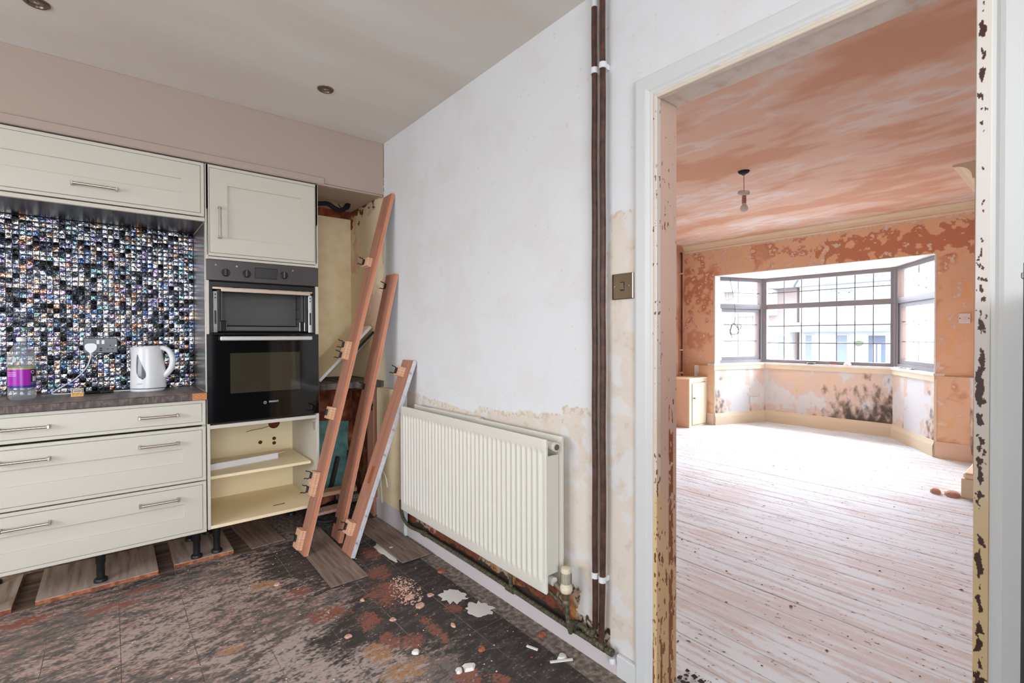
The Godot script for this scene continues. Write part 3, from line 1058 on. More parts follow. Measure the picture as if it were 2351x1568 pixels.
func build_units() -> void:
	# drawer unit
	var x0 := -0.52
	var x1 := 0.397
	var u := thing("drawer_unit", "wide cream three-drawer base unit raised on black legs", "cabinet", V(-0.06, 0.02, -3.35))
	var m := mb()
	m.box(V(x0, 0.195, ZB + 0.13), V(x0 + 0.018, 0.905, ZF - 0.023))
	m.box(V(x1 - 0.018, 0.195, ZB + 0.13), V(x1, 0.905, ZF - 0.023))
	m.box(V(x0 + 0.018, 0.195, ZB + 0.13), V(x1 - 0.018, 0.213, ZF - 0.023))
	m.box(V(x0 + 0.018, 0.213, ZB + 0.13), V(x1 - 0.018, 0.905, ZB + 0.136))
	put(m, "carcass", M.ivory, u)
	var rows := [[0.774, 0.909, [], 0.840], [0.470, 0.764, [-0.41, 0.287, 0.58, 0.655], 0.692], [0.184, 0.464, [-0.41, 0.292, 0.285, 0.358], 0.393]]
	for r in rows:
		var pn: Array = r[2]
		var d := put(front(x0 + 0.0015, x1 - 0.003, r[0], r[1], pn), "drawer", M.ivory, u)
		bar_handle(V(0.099, r[3], ZF), V(0.271, r[3], ZF), d)
		bar_handle(V(-0.394, r[3], ZF), V(-0.222, r[3], ZF), d)
	for f in [[-0.46, -3.2], [-0.052, -3.2], [0.357, -3.2], [-0.46, -3.5], [0.357, -3.5]]:
		foot(f[0], f[1], 0.0205, 0.195, u)
	# worktop
	u = thing("worktop", "grey-brown wood-effect worktop on the drawer unit", "worktop", V(-0.06, 0.911, -3.33))
	m = mb()
	m.cbox(V(-0.60, 0.911, -3.577), V(0.399, 0.9495, ZF + 0.018), 0.006)
	put(m, "slab", M.worktop, u)
	m = mb()
	m.cbox(V(-0.60, 0.9115, ZF + 0.010), V(0.332, 0.947, ZF + 0.0192), 0.003)
	put(m, "front_edge", M.worktop_edge, u)
	m = mb()
	m.cbox(V(0.332, 0.9115, ZF + 0.010), V(0.3985, 0.948, ZF + 0.0185), 0.001)
	tag_part(put(m, "raw_edge", M.chipboard, u), "orange bare chipboard where the edging is missing")
	# wall unit with lift-up door
	u = thing("wall_cabinet", "long cream lift-up wall cabinet above the mosaic splashback", "cabinet", V(-0.06, 1.884, -3.3))
	m = mb()
	m.box(V(x0, 1.905, ZB + 0.11), V(x0 + 0.018, 2.2, ZF - 0.023))
	m.box(V(x1 - 0.016, 1.905, ZB + 0.11), V(x1 + 0.002, 2.2, ZF - 0.023))
	m.box(V(x0 + 0.018, 2.18, ZB + 0.11), V(x1 - 0.016, 2.2, ZF - 0.023))
	put(m, "carcass", M.ivory, u)
	m = mb()
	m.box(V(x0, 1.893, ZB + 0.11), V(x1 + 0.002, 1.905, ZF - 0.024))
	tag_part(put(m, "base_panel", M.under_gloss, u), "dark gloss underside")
	m = mb()
	m.cbox(V(x0, 1.884, ZF - 0.024), V(x1 + 0.002, 1.904, ZF - 0.004), 0.002)
	put(m, "light_rail", M.ivory, u)
	var dr := put(front(x0 + 0.002, x1 - 0.0005, 1.909, 2.2005, [-0.41, 0.292, 2.021, 2.095]), "door", M.ivory, u)
	bar_handle(V(-0.144, 1.982, ZF), V(0.032, 1.982, ZF), dr)
	# tall oven housing
	u = thing("oven_housing", "tall cream cabinet housing the built-in double oven", "cabinet", V(0.7, 0.03, -3.35))
	m = mb()
	m.cbox(V(0.400, 0.19, -3.66), V(0.4145, 2.2, ZF - 0.001), 0.0012)
	put(m, "side_panel", M.ivory, u)
	m = mb()
	m.cbox(V(0.984, 0.19, -3.66), V(1.0, 2.2, ZF - 0.001), 0.0012)
	put(m, "side_panel", M.ivory, u)
	m = mb()
	m.box(V(0.3985, 0.9515, -3.60), V(0.400, 1.884, ZF - 0.03))
	tag_part(put(m, "side_cladding", M.brushed, u), "brushed metal cladding on the side facing the worktop")
	box1("top_panel", V(0.4145, 2.182, -3.66), V(0.984, 2.2, ZF - 0.024), 0.001, M.ivory, u)
	box1("shelf", V(0.4145, 1.683, -3.66), V(0.984, 1.697, ZF - 0.002), 0.001, M.ivory, u)
	box1("shelf", V(0.4145, 0.744, -3.64), V(0.984, 0.764, ZF - 0.001), 0.001, M.ivory, u)
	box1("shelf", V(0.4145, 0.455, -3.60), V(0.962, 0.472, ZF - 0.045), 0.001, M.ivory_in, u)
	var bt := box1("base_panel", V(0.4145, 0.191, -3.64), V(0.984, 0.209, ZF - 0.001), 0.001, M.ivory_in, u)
	# back panel with drilled holes
	var bp := CSGBox3D.new()
	bp.name = "back_panel"
	bp.size = V(0.57, 0.54, 0.006)
	bp.position = V(0.699, 0.475, -3.637) - O
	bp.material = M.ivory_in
	u.add_child(bp)
	for h in [[0.864, 0.655, 0.037], [0.777, 0.533, 0.0125], [0.864, 0.548, 0.012], [0.864, 0.517, 0.012]]:
		var cy := CSGCylinder3D.new()
		cy.name = "hole"
		cy.operation = CSGShape3D.OPERATION_SUBTRACTION
		cy.radius = h[2]
		cy.height = 0.03
		cy.sides = 20
		cy.rotation_degrees = V(90, 0, 0)
		cy.position = V(h[0], h[1], -3.637) - bp.position - O
		cy.material = M.dark
		bp.add_child(cy)
	box1("hinge_plate", V(0.976, 0.665, -3.15), V(0.984, 0.715, -3.135), 0.002, M.steel, u)
	m = mb()
	m.tube([V(0.69, 0.617, -3.62), V(0.72, 0.628, -3.60), V(0.78, 0.632, -3.60), V(0.85, 0.645, -3.62)], 0.0018, 6)
	put(m, "wire", M.copper, u)
	# paper sticker with small print
	m = mb()
	m.T = Transform3D(Basis(Vector3.UP, deg_to_rad(4)), V(0.795, 0.2095, -3.235) - O)
	m.cbox(V(-0.033, 0, -0.007), V(0.033, 0.0006, 0.007), 0.0001)
	var lb := put(m, "maker_plate", M.plate_print, bt)
	tag_part(lb, "small dark printed plate")
	dr = put(front(0.403, 0.998, 1.7005, 2.2005, [0.508, 0.899, 1.807, 2.097]), "door", M.ivory, u)
	bar_handle(V(0.466, 1.797, ZF), V(0.466, 1.972, ZF), dr)
	for f in [[0.455, -3.21], [0.95, -3.21], [0.455, -3.55], [0.95, -3.55]]:
		foot(f[0], f[1], 0.0205, 0.19, u)
	O = Vector3.ZERO


func tag_part(o: Node, label: String) -> Node:
	o.set_meta("label", label)
	return o


func build_oven() -> void:
	var o := thing("built_in_oven", "black and steel built-in double oven with its top door missing", "oven", V(0.7, 0.775, -3.35))
	var z := ZF + 0.004
	# body behind the fascias, hollow grill chamber
	var m := mb()
	m.box(V(0.4165, 0.768, -3.62), V(0.982, 1.262, ZF - 0.03))
	m.box(V(0.4165, 1.262, -3.62), V(0.982, 1.275, ZF - 0.02))
	m.box(V(0.4165, 1.275, -3.62), V(0.435, 1.68, ZF - 0.03))
	m.box(V(0.963, 1.275, -3.62), V(0.982, 1.68, ZF - 0.03))
	m.box(V(0.435, 1.535, -3.62), V(0.963, 1.68, ZF - 0.03))
	m.box(V(0.435, 1.275, -3.62), V(0.963, 1.535, -3.60))
	put(m, "casing", M.enamel_dark, o)
	# chamber front frame: outer skin with rolled edge
	m = mb()
	m.ring(0.402, 0.998, 1.272, 1.562, 0.03, 0.03, 0.006, 0.03, ZF - 0.03, ZF - 0.014, 0.003)
	put(m, "chamber_frame", M.enamel_black, o)
	m = mb()
	m.ring(0.452, 0.947, 1.281, 1.52, 0.022, 0.022, 0.008, 0.012, ZF - 0.09, ZF - 0.031, 0.004)
	put(m, "chamber_rim", M.enamel_dark, o)
	# chamber: back, floor step and side runners
	box1("chamber_back", V(0.487, 1.318, -3.27), V(0.912, 1.53, -3.262), 0.004, M.enamel_grey, o)
	m = mb()
	m.prism(PackedVector2Array([Vector2(0.475, 1.288), Vector2(0.924, 1.288), Vector2(0.924, 1.312), Vector2(0.475, 1.312)]), -3.26, -3.15)
	put(m, "chamber_floor", M.enamel_grey, o)
	for s in [0.0, 1.0]:
		var xa := lerpf(0.475, 0.912, s)
		m = mb()
		m.box(V(xa, 1.30, -3.50), V(xa + 0.012, 1.52, -3.16))
		put(m, "chamber_side", M.enamel_grey, o)
		for yy in [1.36, 1.42]:
			box1("runner", V(xa + (0.012 if s == 0.0 else -0.006), yy, -3.48), V(xa + (0.018 if s == 0.0 else 0.0), yy + 0.006, -3.2), 0.001, M.enamel_black, o)
	# steel top rail and its front lip
	m = mb()
	m.cbox(V(0.432, 1.520, ZF - 0.028), V(0.968, 1.549, ZF - 0.018), 0.001)
	put(m, "top_rail", M.rail, o)
	m = mb()
	m.cbox(V(0.472, 1.506, ZF - 0.012), V(0.950, 1.527, ZF + 0.008), 0.002)
	put(m, "rail_lip", M.rail, o)
	for q in [0.442, 0.458, 0.956]:
		m = mb()
		m.cyl(V(q, 1.538, ZF - 0.0185), V(q, 1.538, ZF - 0.0165), 0.0035, 0.0035, 8)
		put(m, "bolt", M.black_plastic, o)
	for q in [0.53, 0.72, 0.86, 0.90]:
		box1("slot", V(q, 1.531, ZF - 0.0185), V(q + 0.03, 1.535, ZF - 0.0172), 0.0003, M.black_plastic, o)
	# hinge brackets either side
	for s in [0.0, 1.0]:
		var xa := lerpf(0.436, 0.945, s)
		m = mb()
		m.cbox(V(xa, 1.278, ZF - 0.03), V(xa + 0.02, 1.508, ZF - 0.016), 0.001)
		var br := put(m, "hinge_bracket", M.chrome, o)
		box1("slot", V(xa + 0.005, 1.325, ZF - 0.0165), V(xa + 0.015, 1.40, ZF - 0.015), 0.0005, M.black_plastic, br)
		for yy in [1.472, 1.49]:
			m = mb()
			m.cyl(V(xa + 0.01, yy, ZF - 0.0165), V(xa + 0.01, yy, ZF - 0.0145), 0.004, 0.004, 8)
			put(m, "hole", M.black_plastic, br)
		m = mb()
		var xb := lerpf(0.474, 0.898, s)
		m.cbox(V(xb, 1.283, ZF - 0.05), V(xb + 0.028, 1.345, ZF - 0.035), 0.004)
		put(m, "rubber_block", M.rubber, o)
		for e in [0.0, 0.028]:
			box1("clip", V(xb + e - 0.001, 1.284, ZF - 0.036), V(xb + e + 0.001, 1.34, ZF - 0.033), 0.0005, M.chrome, o)
	# control panel
	m = mb()
	m.cbox(V(0.401, 1.565, ZF - 0.016), V(0.999, 1.6815, z), 0.003)
	var p := put(m, "control_panel", M.black_steel, o)
	for q in [[0.495, 1.612, 0.0], [0.600, 1.614, 0.0], [0.800, 1.620, 0.0]]:
		m = mb()
		m.cyl(V(q[0], q[1], z), V(q[0], q[1], z + 0.006), 0.0225, 0.021, 28)
		m.cyl(V(q[0], q[1], z + 0.006), V(q[0], q[1], z + 0.012), 0.021, 0.0195, 28)
		m.cbox(V(q[0] - 0.006, q[1] - 0.020, z + 0.010), V(q[0] + 0.006, q[1] + 0.020, z + 0.026), 0.003)
		put(m, "knob", M.knob, p)
	m = mb()
	m.ring(0.640, 0.763, 1.591, 1.654, 0.003, 0.003, 0.003, 0.003, z - 0.001, z + 0.0015, 0.0005)
	var dsp := put(m, "display", M.black_gloss, p)
	box1("display_glass", V(0.643, 1.594, z - 0.001), V(0.760, 1.651, z + 0.0008), 0.0002, M.display, dsp)
	for q in [0.676, 0.703, 0.730]:
		m = mb()
		m.cyl(V(q, 1.604, z), V(q, 1.604, z + 0.003), 0.0065, 0.0055, 14)
		put(m, "button", M.display, dsp)
	for q in [[0.447, 1.651], [0.549, 1.651], [0.848, 1.6515]]:
		m = mb()
		m.cyl(V(q[0], q[1], z), V(q[0], q[1], z + 0.002), 0.006, 0.0055, 14)
		put(m, "indicator", M.chrome, p)
	# main door
	m = mb()
	m.cbox(V(0.401, 0.774, ZF - 0.026), V(0.998, 1.2685, z), 0.002)
	var d := put(m, "door", M.black_gloss, o)
	tag_part(d, "black glass oven door")
	box1("door_window", V(0.513, 0.934, z - 0.001), V(0.886, 1.161, z + 0.0006), 0.0002, M.oven_window, d)
	m = mb()
	m.cbox(V(0.462, 1.232, z + 0.014), V(0.952, 1.256, z + 0.032), 0.004)
	m.cbox(V(0.48, 1.236, z - 0.002), V(0.505, 1.252, z + 0.02), 0.002)
	m.cbox(V(0.91, 1.236, z - 0.002), V(0.935, 1.252, z + 0.02), 0.002)
	put(m, "handle", M.handle_silver, d)
	text("INDESIT", 0.0135, V(0.7105, 0.8635, z + 0.0002), Basis(), M.logo, "lettering", d)
	m = mb()
	m.T = Transform3D(Basis(Vector3.RIGHT, PI / 2), V(0.690, 0.868, z + 0.0002) - O)
	m.lathe([Vector2(0.0062, 0), Vector2(0.0062, 0.0006), Vector2(0.0082, 0.0006), Vector2(0.0082, 0)], 24, Vector3.ZERO)
	put(m, "emblem_ring", M.logo, d)
	text("i", 0.012, V(0.6885, 0.8635, z + 0.0002), Basis(), M.logo, "lettering", d)
	O = Vector3.ZERO


func text(s: String, h: float, at: Vector3, turn: Basis, material: Material, called: String, parent: Node) -> MeshInstance3D:
	var tm := TextMesh.new()
	var fnt := SystemFont.new()
	fnt.font_names = PackedStringArray(["Droid Sans"])
	fnt.font_weight = 700
	tm.font = fnt
	tm.text = s
	tm.font_size = 24
	tm.pixel_size = h / 24.0
	tm.depth = 0.0006
	tm.horizontal_alignment = HORIZONTAL_ALIGNMENT_LEFT
	tm.vertical_alignment = VERTICAL_ALIGNMENT_BOTTOM
	var o := put_mesh(tm, called, material, parent)
	o.transform = Transform3D(turn, at - O)
	return o


func build_mosaic() -> void:
	var pitch := 0.0254
	var zt := -3.578
	var o := thing("mosaic_splashback", "iridescent dark glass mosaic splashback behind the kettle", "splashback", V(-0.06, 0.95, zt))
	box1("grout", V(-0.53, 0.951, zt - 0.10), V(0.398, 1.892, zt), 0.001, M.grout, o)
	var shapes := []
	O = Vector3.ZERO
	for k in 4:
		var m := MB.new()
		var rows := []
		var rr := RandomNumberGenerator.new()
		rr.seed = 100 + k
		var h := 0.0111
		for j in 5:
			var line := []
			for i in 5:
				var edge := i == 0 or j == 0 or i == 4 or j == 4
				line.append(V(lerpf(-h, h, i / 4.0), lerpf(-h, h, j / 4.0), 0.0 if edge else 0.0014 + rr.randf_range(-0.0004, 0.0004)))
			rows.append(line)
		m.grid(rows, V(0, 0, 1))
		shapes.append(m.mesh())
	var cols := 36
	var nrow := 37
	var rest: Array[Transform3D] = []
	var tint := PackedColorArray()
	var made := 0
	for i in cols:
		for j in nrow:
			var x := -0.518 + pitch * (i + 0.5)
			var y := 0.9515 + pitch * (j + 0.5)
			if y > 1.892 - 0.008:
				continue
			# the socket covers some tiles
			if x > -0.11 and x < 0.02 and y > 1.175 and y < 1.24:
				continue
			var T := Transform3D(Basis.from_euler(V(rng.randf_range(-0.035, 0.035), rng.randf_range(-0.035, 0.035), 0)), V(x, y, zt + 0.0003) - o.position)
			var c: int = [0, 1, 1, 2, 2, 3, 3, 4, 4, 4, 5, 5, 6, 7, 8, 9, 10, 11][rng.randi_range(0, 17)]
			var s := rng.randi_range(0, 3)
			if made < 300 and i >= 2:
				made += 1
				var t := put_mesh(shapes[s], "tile", M.tiles[c], o)
				t.transform = T
			else:
				rest.append(T)
				tint.append(M.tints[c])
	var mm := MultiMesh.new()
	mm.transform_format = MultiMesh.TRANSFORM_3D
	mm.use_colors = true
	mm.mesh = shapes[1]
	mm.instance_count = rest.size()
	for i in rest.size():
		mm.set_instance_transform(i, rest[i])
		mm.set_instance_color(i, tint[i])
	var mi := MultiMeshInstance3D.new()
	mi.name = "mosaic_tiles"
	mi.multimesh = mm
	mi.material_override = M.mosaic_any
	mi.set_meta("kind", "stuff")
	o.add_child(mi)


func more_materials() -> void:
	M.lead = mat(C(96, 96, 98), 0.6)
	M.skirting = mat(C(214, 204, 202), 0.5)
	M.nickel = mat(C(142, 134, 128), 0.16, 1.0)
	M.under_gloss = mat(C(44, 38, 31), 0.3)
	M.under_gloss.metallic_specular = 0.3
	M.brushed = mat(C(165, 160, 155), 0.3, 1.0)
	M.brushed.anisotropy_enabled = true
	M.brushed.anisotropy = 0.7
	M.enamel_dark = mat(C(30, 30, 30), 0.4)
	M.enamel_black = mat(C(16, 16, 16), 0.35)
	M.enamel_grey = mat(C(84, 83, 79), 0.5)
	M.rail = mat(C(206, 186, 168), 0.35, 0.6)
	M.black_steel = mat(C(92, 88, 88), 0.3, 0.9)
	M.knob = mat(C(30, 30, 31), 0.22)
	M.display = mat(C(52, 54, 58), 0.1)
	M.oven_window = mat(C(58, 54, 44), 0.05)
	M.handle_silver = mat(C(205, 203, 198), 0.3, 0.5)
	M.logo = mat(C(190, 192, 196), 0.4)
	M.pet = mat(Color(0.72, 0.75, 0.76, 0.22), 0.05)
	M.pet.transparency = BaseMaterial3D.TRANSPARENCY_ALPHA
	M.kettle_glass = mat(C(104, 108, 110), 0.12)
	M.orange_wire = mat(C(40, 40, 40), 0.5)
	M.slate = mat(C(88, 94, 96), 0.32)
	M.fridge = mat(C(58, 62, 66), 0.35)
	var lh := ramp_tex(92, 0.03, 4, Vector2i(256, 256), Vector2i(256, 256), [[0.0, C(206, 184, 152)], [0.3, C(224, 212, 196)], [0.8, C(230, 222, 210)], [0.96, C(226, 214, 196)], [0.975, C(96, 58, 38)], [1.0, C(84, 48, 30)]])
	M.lining_head = tex_mat(lh, V(1.6, 1.6, 1.6), 0.6)
	M.head_stop = mat(C(230, 216, 196), 0.5)
	M.plate_print = span_mat(paint(66, 14, 0.0, 66.0, 0.0, 14.0, func(a: float, b: float) -> Color:
		if a < 3 or a > 49:
			return C(58, 44, 26) if b > 3 or a < 3 else C(80, 66, 44)
		if b < 2:
			return C(110, 92, 60)
		var on := (int(a * 0.62) * 7 + int(b * 0.4) * 3) % 5
		return C(66, 48, 30) if on < 3 and b > 3 and b < 11 else C(170, 150, 120)), -0.033, 0.033, -0.007, 0.007, 0.6)
	M.label_print = span_mat(paint(360, 90, 0.0, 1.0, 0.0, 1.0, func(a: float, b: float) -> Color:
		if b < 0.07:
			return C(150, 170, 84)
		if b < 0.10:
			return C(206, 186, 140)
		if b > 0.88:
			return C(58, 42, 140)
		if a < 0.13:
			if b > 0.46 and b < 0.70 and a > 0.03 and a < 0.105:
				return C(220, 206, 220)
			if b > 0.74 and int(b * 40) % 3 == 0:
				return C(150, 160, 214)
			if Vector2((a - 0.10) * 3.2, b - 0.24).length() < 0.09 and Vector2((a - 0.10) * 3.2, b - 0.24).length() > 0.055:
				return C(206, 188, 220)
			return C(40, 20, 60) if b < 0.74 else C(28, 28, 86)
		if a > 0.30 and a < 0.45 and b > 0.2 and b < 0.46 and int(b * 26) % 2 == 0:
			return C(206, 160, 214)
		return C(166, 26, 172)), 0.0, 1.0, -0.159, -0.059, 0.25)
	M.box_print = span_mat(paint(100, 80, 0.0, 1.0, 0.0, 1.0, func(a: float, b: float) -> Color:
		if a < 0.06 or a > 0.94 or b < 0.08 or b > 0.94:
			return C(232, 224, 212)
		if b < 0.5:
			var on: bool = b > 0.22 and b < 0.42 and a > 0.2 and a < 0.8 and int(a * 30) % 3 != 0
			var rim := a < 0.14 or a > 0.86 or b < 0.14
			return C(70, 62, 52) if on or rim else C(226, 220, 208)
		return C(224, 168, 70) if int(a * 12 + b * 9) % 4 != 0 or b > 0.8 else C(196, 130, 50)), -0.1605, -0.1125, -0.992, -0.950, 0.5)


func build_counter_things() -> void:
	# kettle
	var o := thing("electric_kettle", "white plastic jug kettle standing on the worktop", "kettle", V(0.158, 0.9497, -3.445))
	O = Vector3.ZERO
	o.rotation_degrees.y = -25.0
	var m := mb()
	m.lathe([Vector2(0, 0), Vector2(0.079, 0), Vector2(0.081, 0.004), Vector2(0.081, 0.010), Vector2(0.078, 0.0135), Vector2(0, 0.0135)], 40, Vector3.ZERO)
	put(m, "power_base", M.white_plastic, o)
	m = mb()
	m.cyl(V(0, 0.013, 0), V(0, 0.018, 0), 0.074, 0.074, 40)
	put(m, "base_gap", M.rubber, o)
	m = mb()
	var body := func(a: float, y: float) -> Vector3:
		var r: float = lerpf(0.0805, 0.0665, clampf((y - 0.017) / 0.235, 0, 1)) + 0.004 * sin(clampf((y - 0.017) / 0.235, 0, 1) * PI)
		if y > 0.249:
			r *= 0.94
		var d := wrapf(a - PI, -PI, PI)
		r += 0.016 * exp(-d * d / 0.16) * ss(0.15, 0.25, y)
		var e := wrapf(a, -PI, PI)
		r += 0.010 * exp(-e * e / 0.10) * ss(0.20, 0.10, y)
		return V(cos(a) * r, y + 0.004 * cos(a) * ss(0.2, 0.25, y), sin(a) * r)
	var rows := []
	for y in [0.0175, 0.02, 0.05, 0.085, 0.12, 0.155, 0.18, 0.2, 0.22, 0.235, 0.246, 0.2505]:
		var line := []
		for i in 49:
			line.append(body.call(TAU * i / 48.0, y))
		rows.append(line)
	# smooth shell: normals point away from the axis
	for j in rows.size() - 1:
		for i in 48:
			var q := []
			for e in [[j, i], [j, i + 1], [j + 1, i + 1], [j + 1, i]]:
				var p: Vector3 = rows[e[0]][e[1]]
				var l: Vector3 = rows[e[0]][(e[1] + 1) % 48] - rows[e[0]][(e[1] + 47) % 48]
				var up: Vector3 = rows[mini(e[0] + 1, rows.size() - 1)][e[1]] - rows[maxi(e[0] - 1, 0)][e[1]]
				var nn := l.cross(up).normalized()
				if nn.dot(V(p.x, 0, p.z)) < 0:
					nn = -nn
				q.append([p, nn])
			m.raw(q[0][0], q[1][0], q[2][0], q[0][1], q[1][1], q[2][1], Vector2(), Vector2(), Vector2())
			m.raw(q[0][0], q[2][0], q[3][0], q[0][1], q[2][1], q[3][1], Vector2(), Vector2(), Vector2())
	var sh := put(m, "jug", M.white_plastic, o)
	m = mb()
	var topc := V(0, 0.2545, 0)
	for i in 48:
		var p1: Vector3 = rows[-1][i]
		var p2: Vector3 = rows[-1][i + 1]
		m.tri(p1, p2, topc, Vector3.UP)
	put(m, "lid", M.white_plastic, o)
	m = mb()
	m.tube(smooth([V(0.050, 0.2385, 0), V(0.078, 0.241, 0), V(0.104, 0.226, 0), V(0.120, 0.195, 0), V(0.124, 0.160, 0), V(0.116, 0.125, 0), V(0.098, 0.098, 0), V(0.074, 0.075, 0)], 5), 0.0135, 14, 0.0165)
	put(m, "handle", M.white_plastic, o)
	m = mb()
	rows = []
	for j in 15:
		var t := j / 14.0
		var hw: float = 0.0215 * sqrt(maxf(0.0, 1.0 - pow(maxf(0.0, (t - 0.72) / 0.28), 2.0))) if t > 0.72 else 0.0215 * pow(t / 0.72, 0.75)
		var y: float = lerpf(0.208, 0.068, t)
		var line := []
		for i in 9:
			var ph: float = lerpf(-0.30, 0.10, t) + lerpf(-hw, hw, i / 8.0) / 0.077
			var p: Vector3 = body.call(PI / 2 - ph, y)
			line.append(p + V(p.x, 0, p.z).normalized() * 0.0009)
		rows.append(line)
	m.grid(rows, V(0, 0, 1))
	tag_part(put(m, "water_gauge", M.kettle_glass, sh), "grey see-through teardrop water gauge")
	m = mb()
	m.cbox(V(0.083, 0.071, -0.012), V(0.103, 0.077, 0.012), 0.002)
	put(m, "switch", M.chrome, o)
	for i in 8:
		var ph2 := -0.24 + i * 0.040
		var pb: Vector3 = body.call(PI / 2 - ph2, 0.043)
		m = mb()
		m.T = Transform3D(Basis(Vector3.UP, ph2), pb + V(pb.x, 0, pb.z).normalized() * 0.0003)
		m.cbox(V(-0.0011, -0.0015, -0.0002), V(0.0009, 0.0015, 0.0003), 0.0)
		put(m, "lettering", M.enamel_grey, sh)
	# cord and plug, in the kettle's own axes
	var inv := o.transform.affine_inverse()
	m = mb()
	m.T = inv
	m.tube(smooth([V(-0.088, 1.158, -3.538), V(-0.092, 1.13, -3.535), V(-0.108, 1.085, -3.53), V(-0.15, 1.03, -3.525), V(-0.21, 0.985, -3.525), V(-0.238, 0.964, -3.522), V(-0.243, 0.957, -3.51), V(-0.225, 0.9535, -3.495), V(-0.15, 0.9535, -3.478), V(-0.02, 0.9535, -3.478), V(0.05, 0.9535, -3.475), V(0.09, 0.955, -3.46)], 4), 0.0034, 8)
	put(m, "cord", M.white_plastic, o)
	m = mb()
	m.T = inv
	var out := PackedVector2Array()
	for q in [[-0.026, 0.008], [-0.024, 0.019], [-0.015, 0.026], [0.0, 0.0275], [0.015, 0.026], [0.024, 0.019], [0.026, 0.008], [0.022, -0.008], [0.012, -0.019], [0.006, -0.026], [-0.006, -0.026], [-0.012, -0.019], [-0.022, -0.008]]:
		out.append(Vector2(q[0] - 0.088, q[1] + 1.192))
	m.prism(out, -3.5605, -3.532)
	m.cyl(V(-0.088, 1.168, -3.545), V(-0.089, 1.142, -3.538), 0.006, 0.0042, 12)
	put(m, "plug", M.white_plastic, o)
	# double socket
	o = thing("double_socket", "grey double wall socket with white rockers on the mosaic", "socket", V(-0.046, 1.207, -3.575))
	box1("faceplate", V(-0.120, 1.1635, -3.5765), V(0.028, 1.2495, -3.5612), 0.004, M.slate, o)
	for x in [-0.058, -0.036]:
		m = mb()
		m.cbox(V(x - 0.0065, 1.214, -3.5625), V(x + 0.0065, 1.237, -3.558), 0.0015)
		put(m, "rocker", M.white_plastic, o)
	for q in [[-0.0055, 1.2065, 0.0022, 0.0042], [-0.0165, 1.1865, 0.0042, 0.0022], [0.0055, 1.1865, 0.0042, 0.0022], [-0.046, 1.191, 0.0058, 0.0028], [-0.046, 1.180, 0.0058, 0.0028]]:
		box1("opening", V(q[0] - q[2], q[1] - q[3], -3.5625), V(q[0] + q[2], q[1] + q[3], -3.5609), 0.0002, M.rubber, o)
	m = mb()
	m.cyl(V(0.019, 1.2065, -3.562), V(0.019, 1.2065, -3.5605), 0.003, 0.0028, 10)
	put(m, "screw", M.chrome, o)
	# water bottle
	o = thing("water_bottle", "large clear plastic bottle with a purple label on the worktop", "bottle", V(-0.338, 0.9497, -3.345))
	m = mb()
	var prof := [Vector2(0.0, 0.008), Vector2(0.028, 0.004), Vector2(0.04, 0.0), Vector2(0.047, 0.006), Vector2(0.0505, 0.02), Vector2(0.0505, 0.034), Vector2(0.049, 0.040), Vector2(0.0505, 0.048), Vector2(0.0505, 0.057), Vector2(0.0495, 0.060), Vector2(0.0495, 0.158), Vector2(0.051, 0.161), Vector2(0.0525, 0.18), Vector2(0.0525, 0.196), Vector2(0.048, 0.222), Vector2(0.036, 0.250), Vector2(0.022, 0.270), Vector2(0.0155, 0.279), Vector2(0.0140, 0.284), Vector2(0.0140, 0.296)]
	m.lathe(prof, 40, o.position)
	put(m, "bottle_body", M.pet, o)
	m = mb()
	m.lathe([Vector2(0.0501, 0.0595), Vector2(0.0501, 0.1585)], 60, o.position)
	put(m, "label", M.label_print, o)
	m = mb()
	m.lathe([Vector2(0.0142, 0.284), Vector2(0.0185, 0.284), Vector2(0.0185, 0.302), Vector2(0.0172, 0.3045), Vector2(0, 0.3045)], 28, o.position)
	put(m, "cap", M.white_plastic, o)
	# small printed box
	o = thing("blade_box", "tiny white and orange printed box lying on the worktop", "box", V(-0.136, 0.9497, -3.32))
	m = mb()
	m.cbox(V(-0.1605, 0.950, -3.335), V(-0.1125, 0.992, -3.313), 0.0012)
	put(m, "carton", M.box_print, o)
	# black marker
	o = thing("marker_pen", "black marker pen lying on the worktop by the little box", "pen", V(-0.05, 0.9497, -3.405))
	m = mb()
	m.cyl(V(-0.048, 0.9588, -3.402), V(0.006, 0.9588, -3.408), 0.0088, 0.0082, 18)
	put(m, "cap", M.black_plastic, o)
	m = mb()
	m.cyl(V(-0.112, 0.9588, -3.395), V(-0.048, 0.9588, -3.402), 0.0078, 0.0078, 18)
	put(m, "barrel", M.black_gloss, o)
	m = mb()
	m.cyl(V(-0.046, 0.9588, -3.4022), V(-0.044, 0.9588, -3.4024), 0.0091, 0.0091, 18)
	put(m, "band", M.slate, o)
	# white strip on the niche shelf
	o = thing("white_trunking", "length of white plastic trunking on the open niche shelf", "trunking", V(0.60, 0.4715, -3.3))
	m = mb()
	m.T = Transform3D(Basis(Vector3.UP, deg_to_rad(9)), V(0.62, 0.4722, -3.33) - O)
	m.cbox(V(-0.20, 0, -0.014), V(0.20, 0.036, 0.014), 0.0015)
	put(m, "channel", M.white_plastic, o)
	m = mb()
	m.T = Transform3D(Basis(Vector3.UP, deg_to_rad(9)), V(0.62, 0.4722, -3.33) - O)
	m.prism(PackedVector2Array([Vector2(0.20, 0.028), Vector2(0.20, 0.036), Vector2(0.245, 0.040), Vector2(0.243, 0.036)]), -0.014, 0.010)
	put(m, "torn_end", M.pale_wood, o)
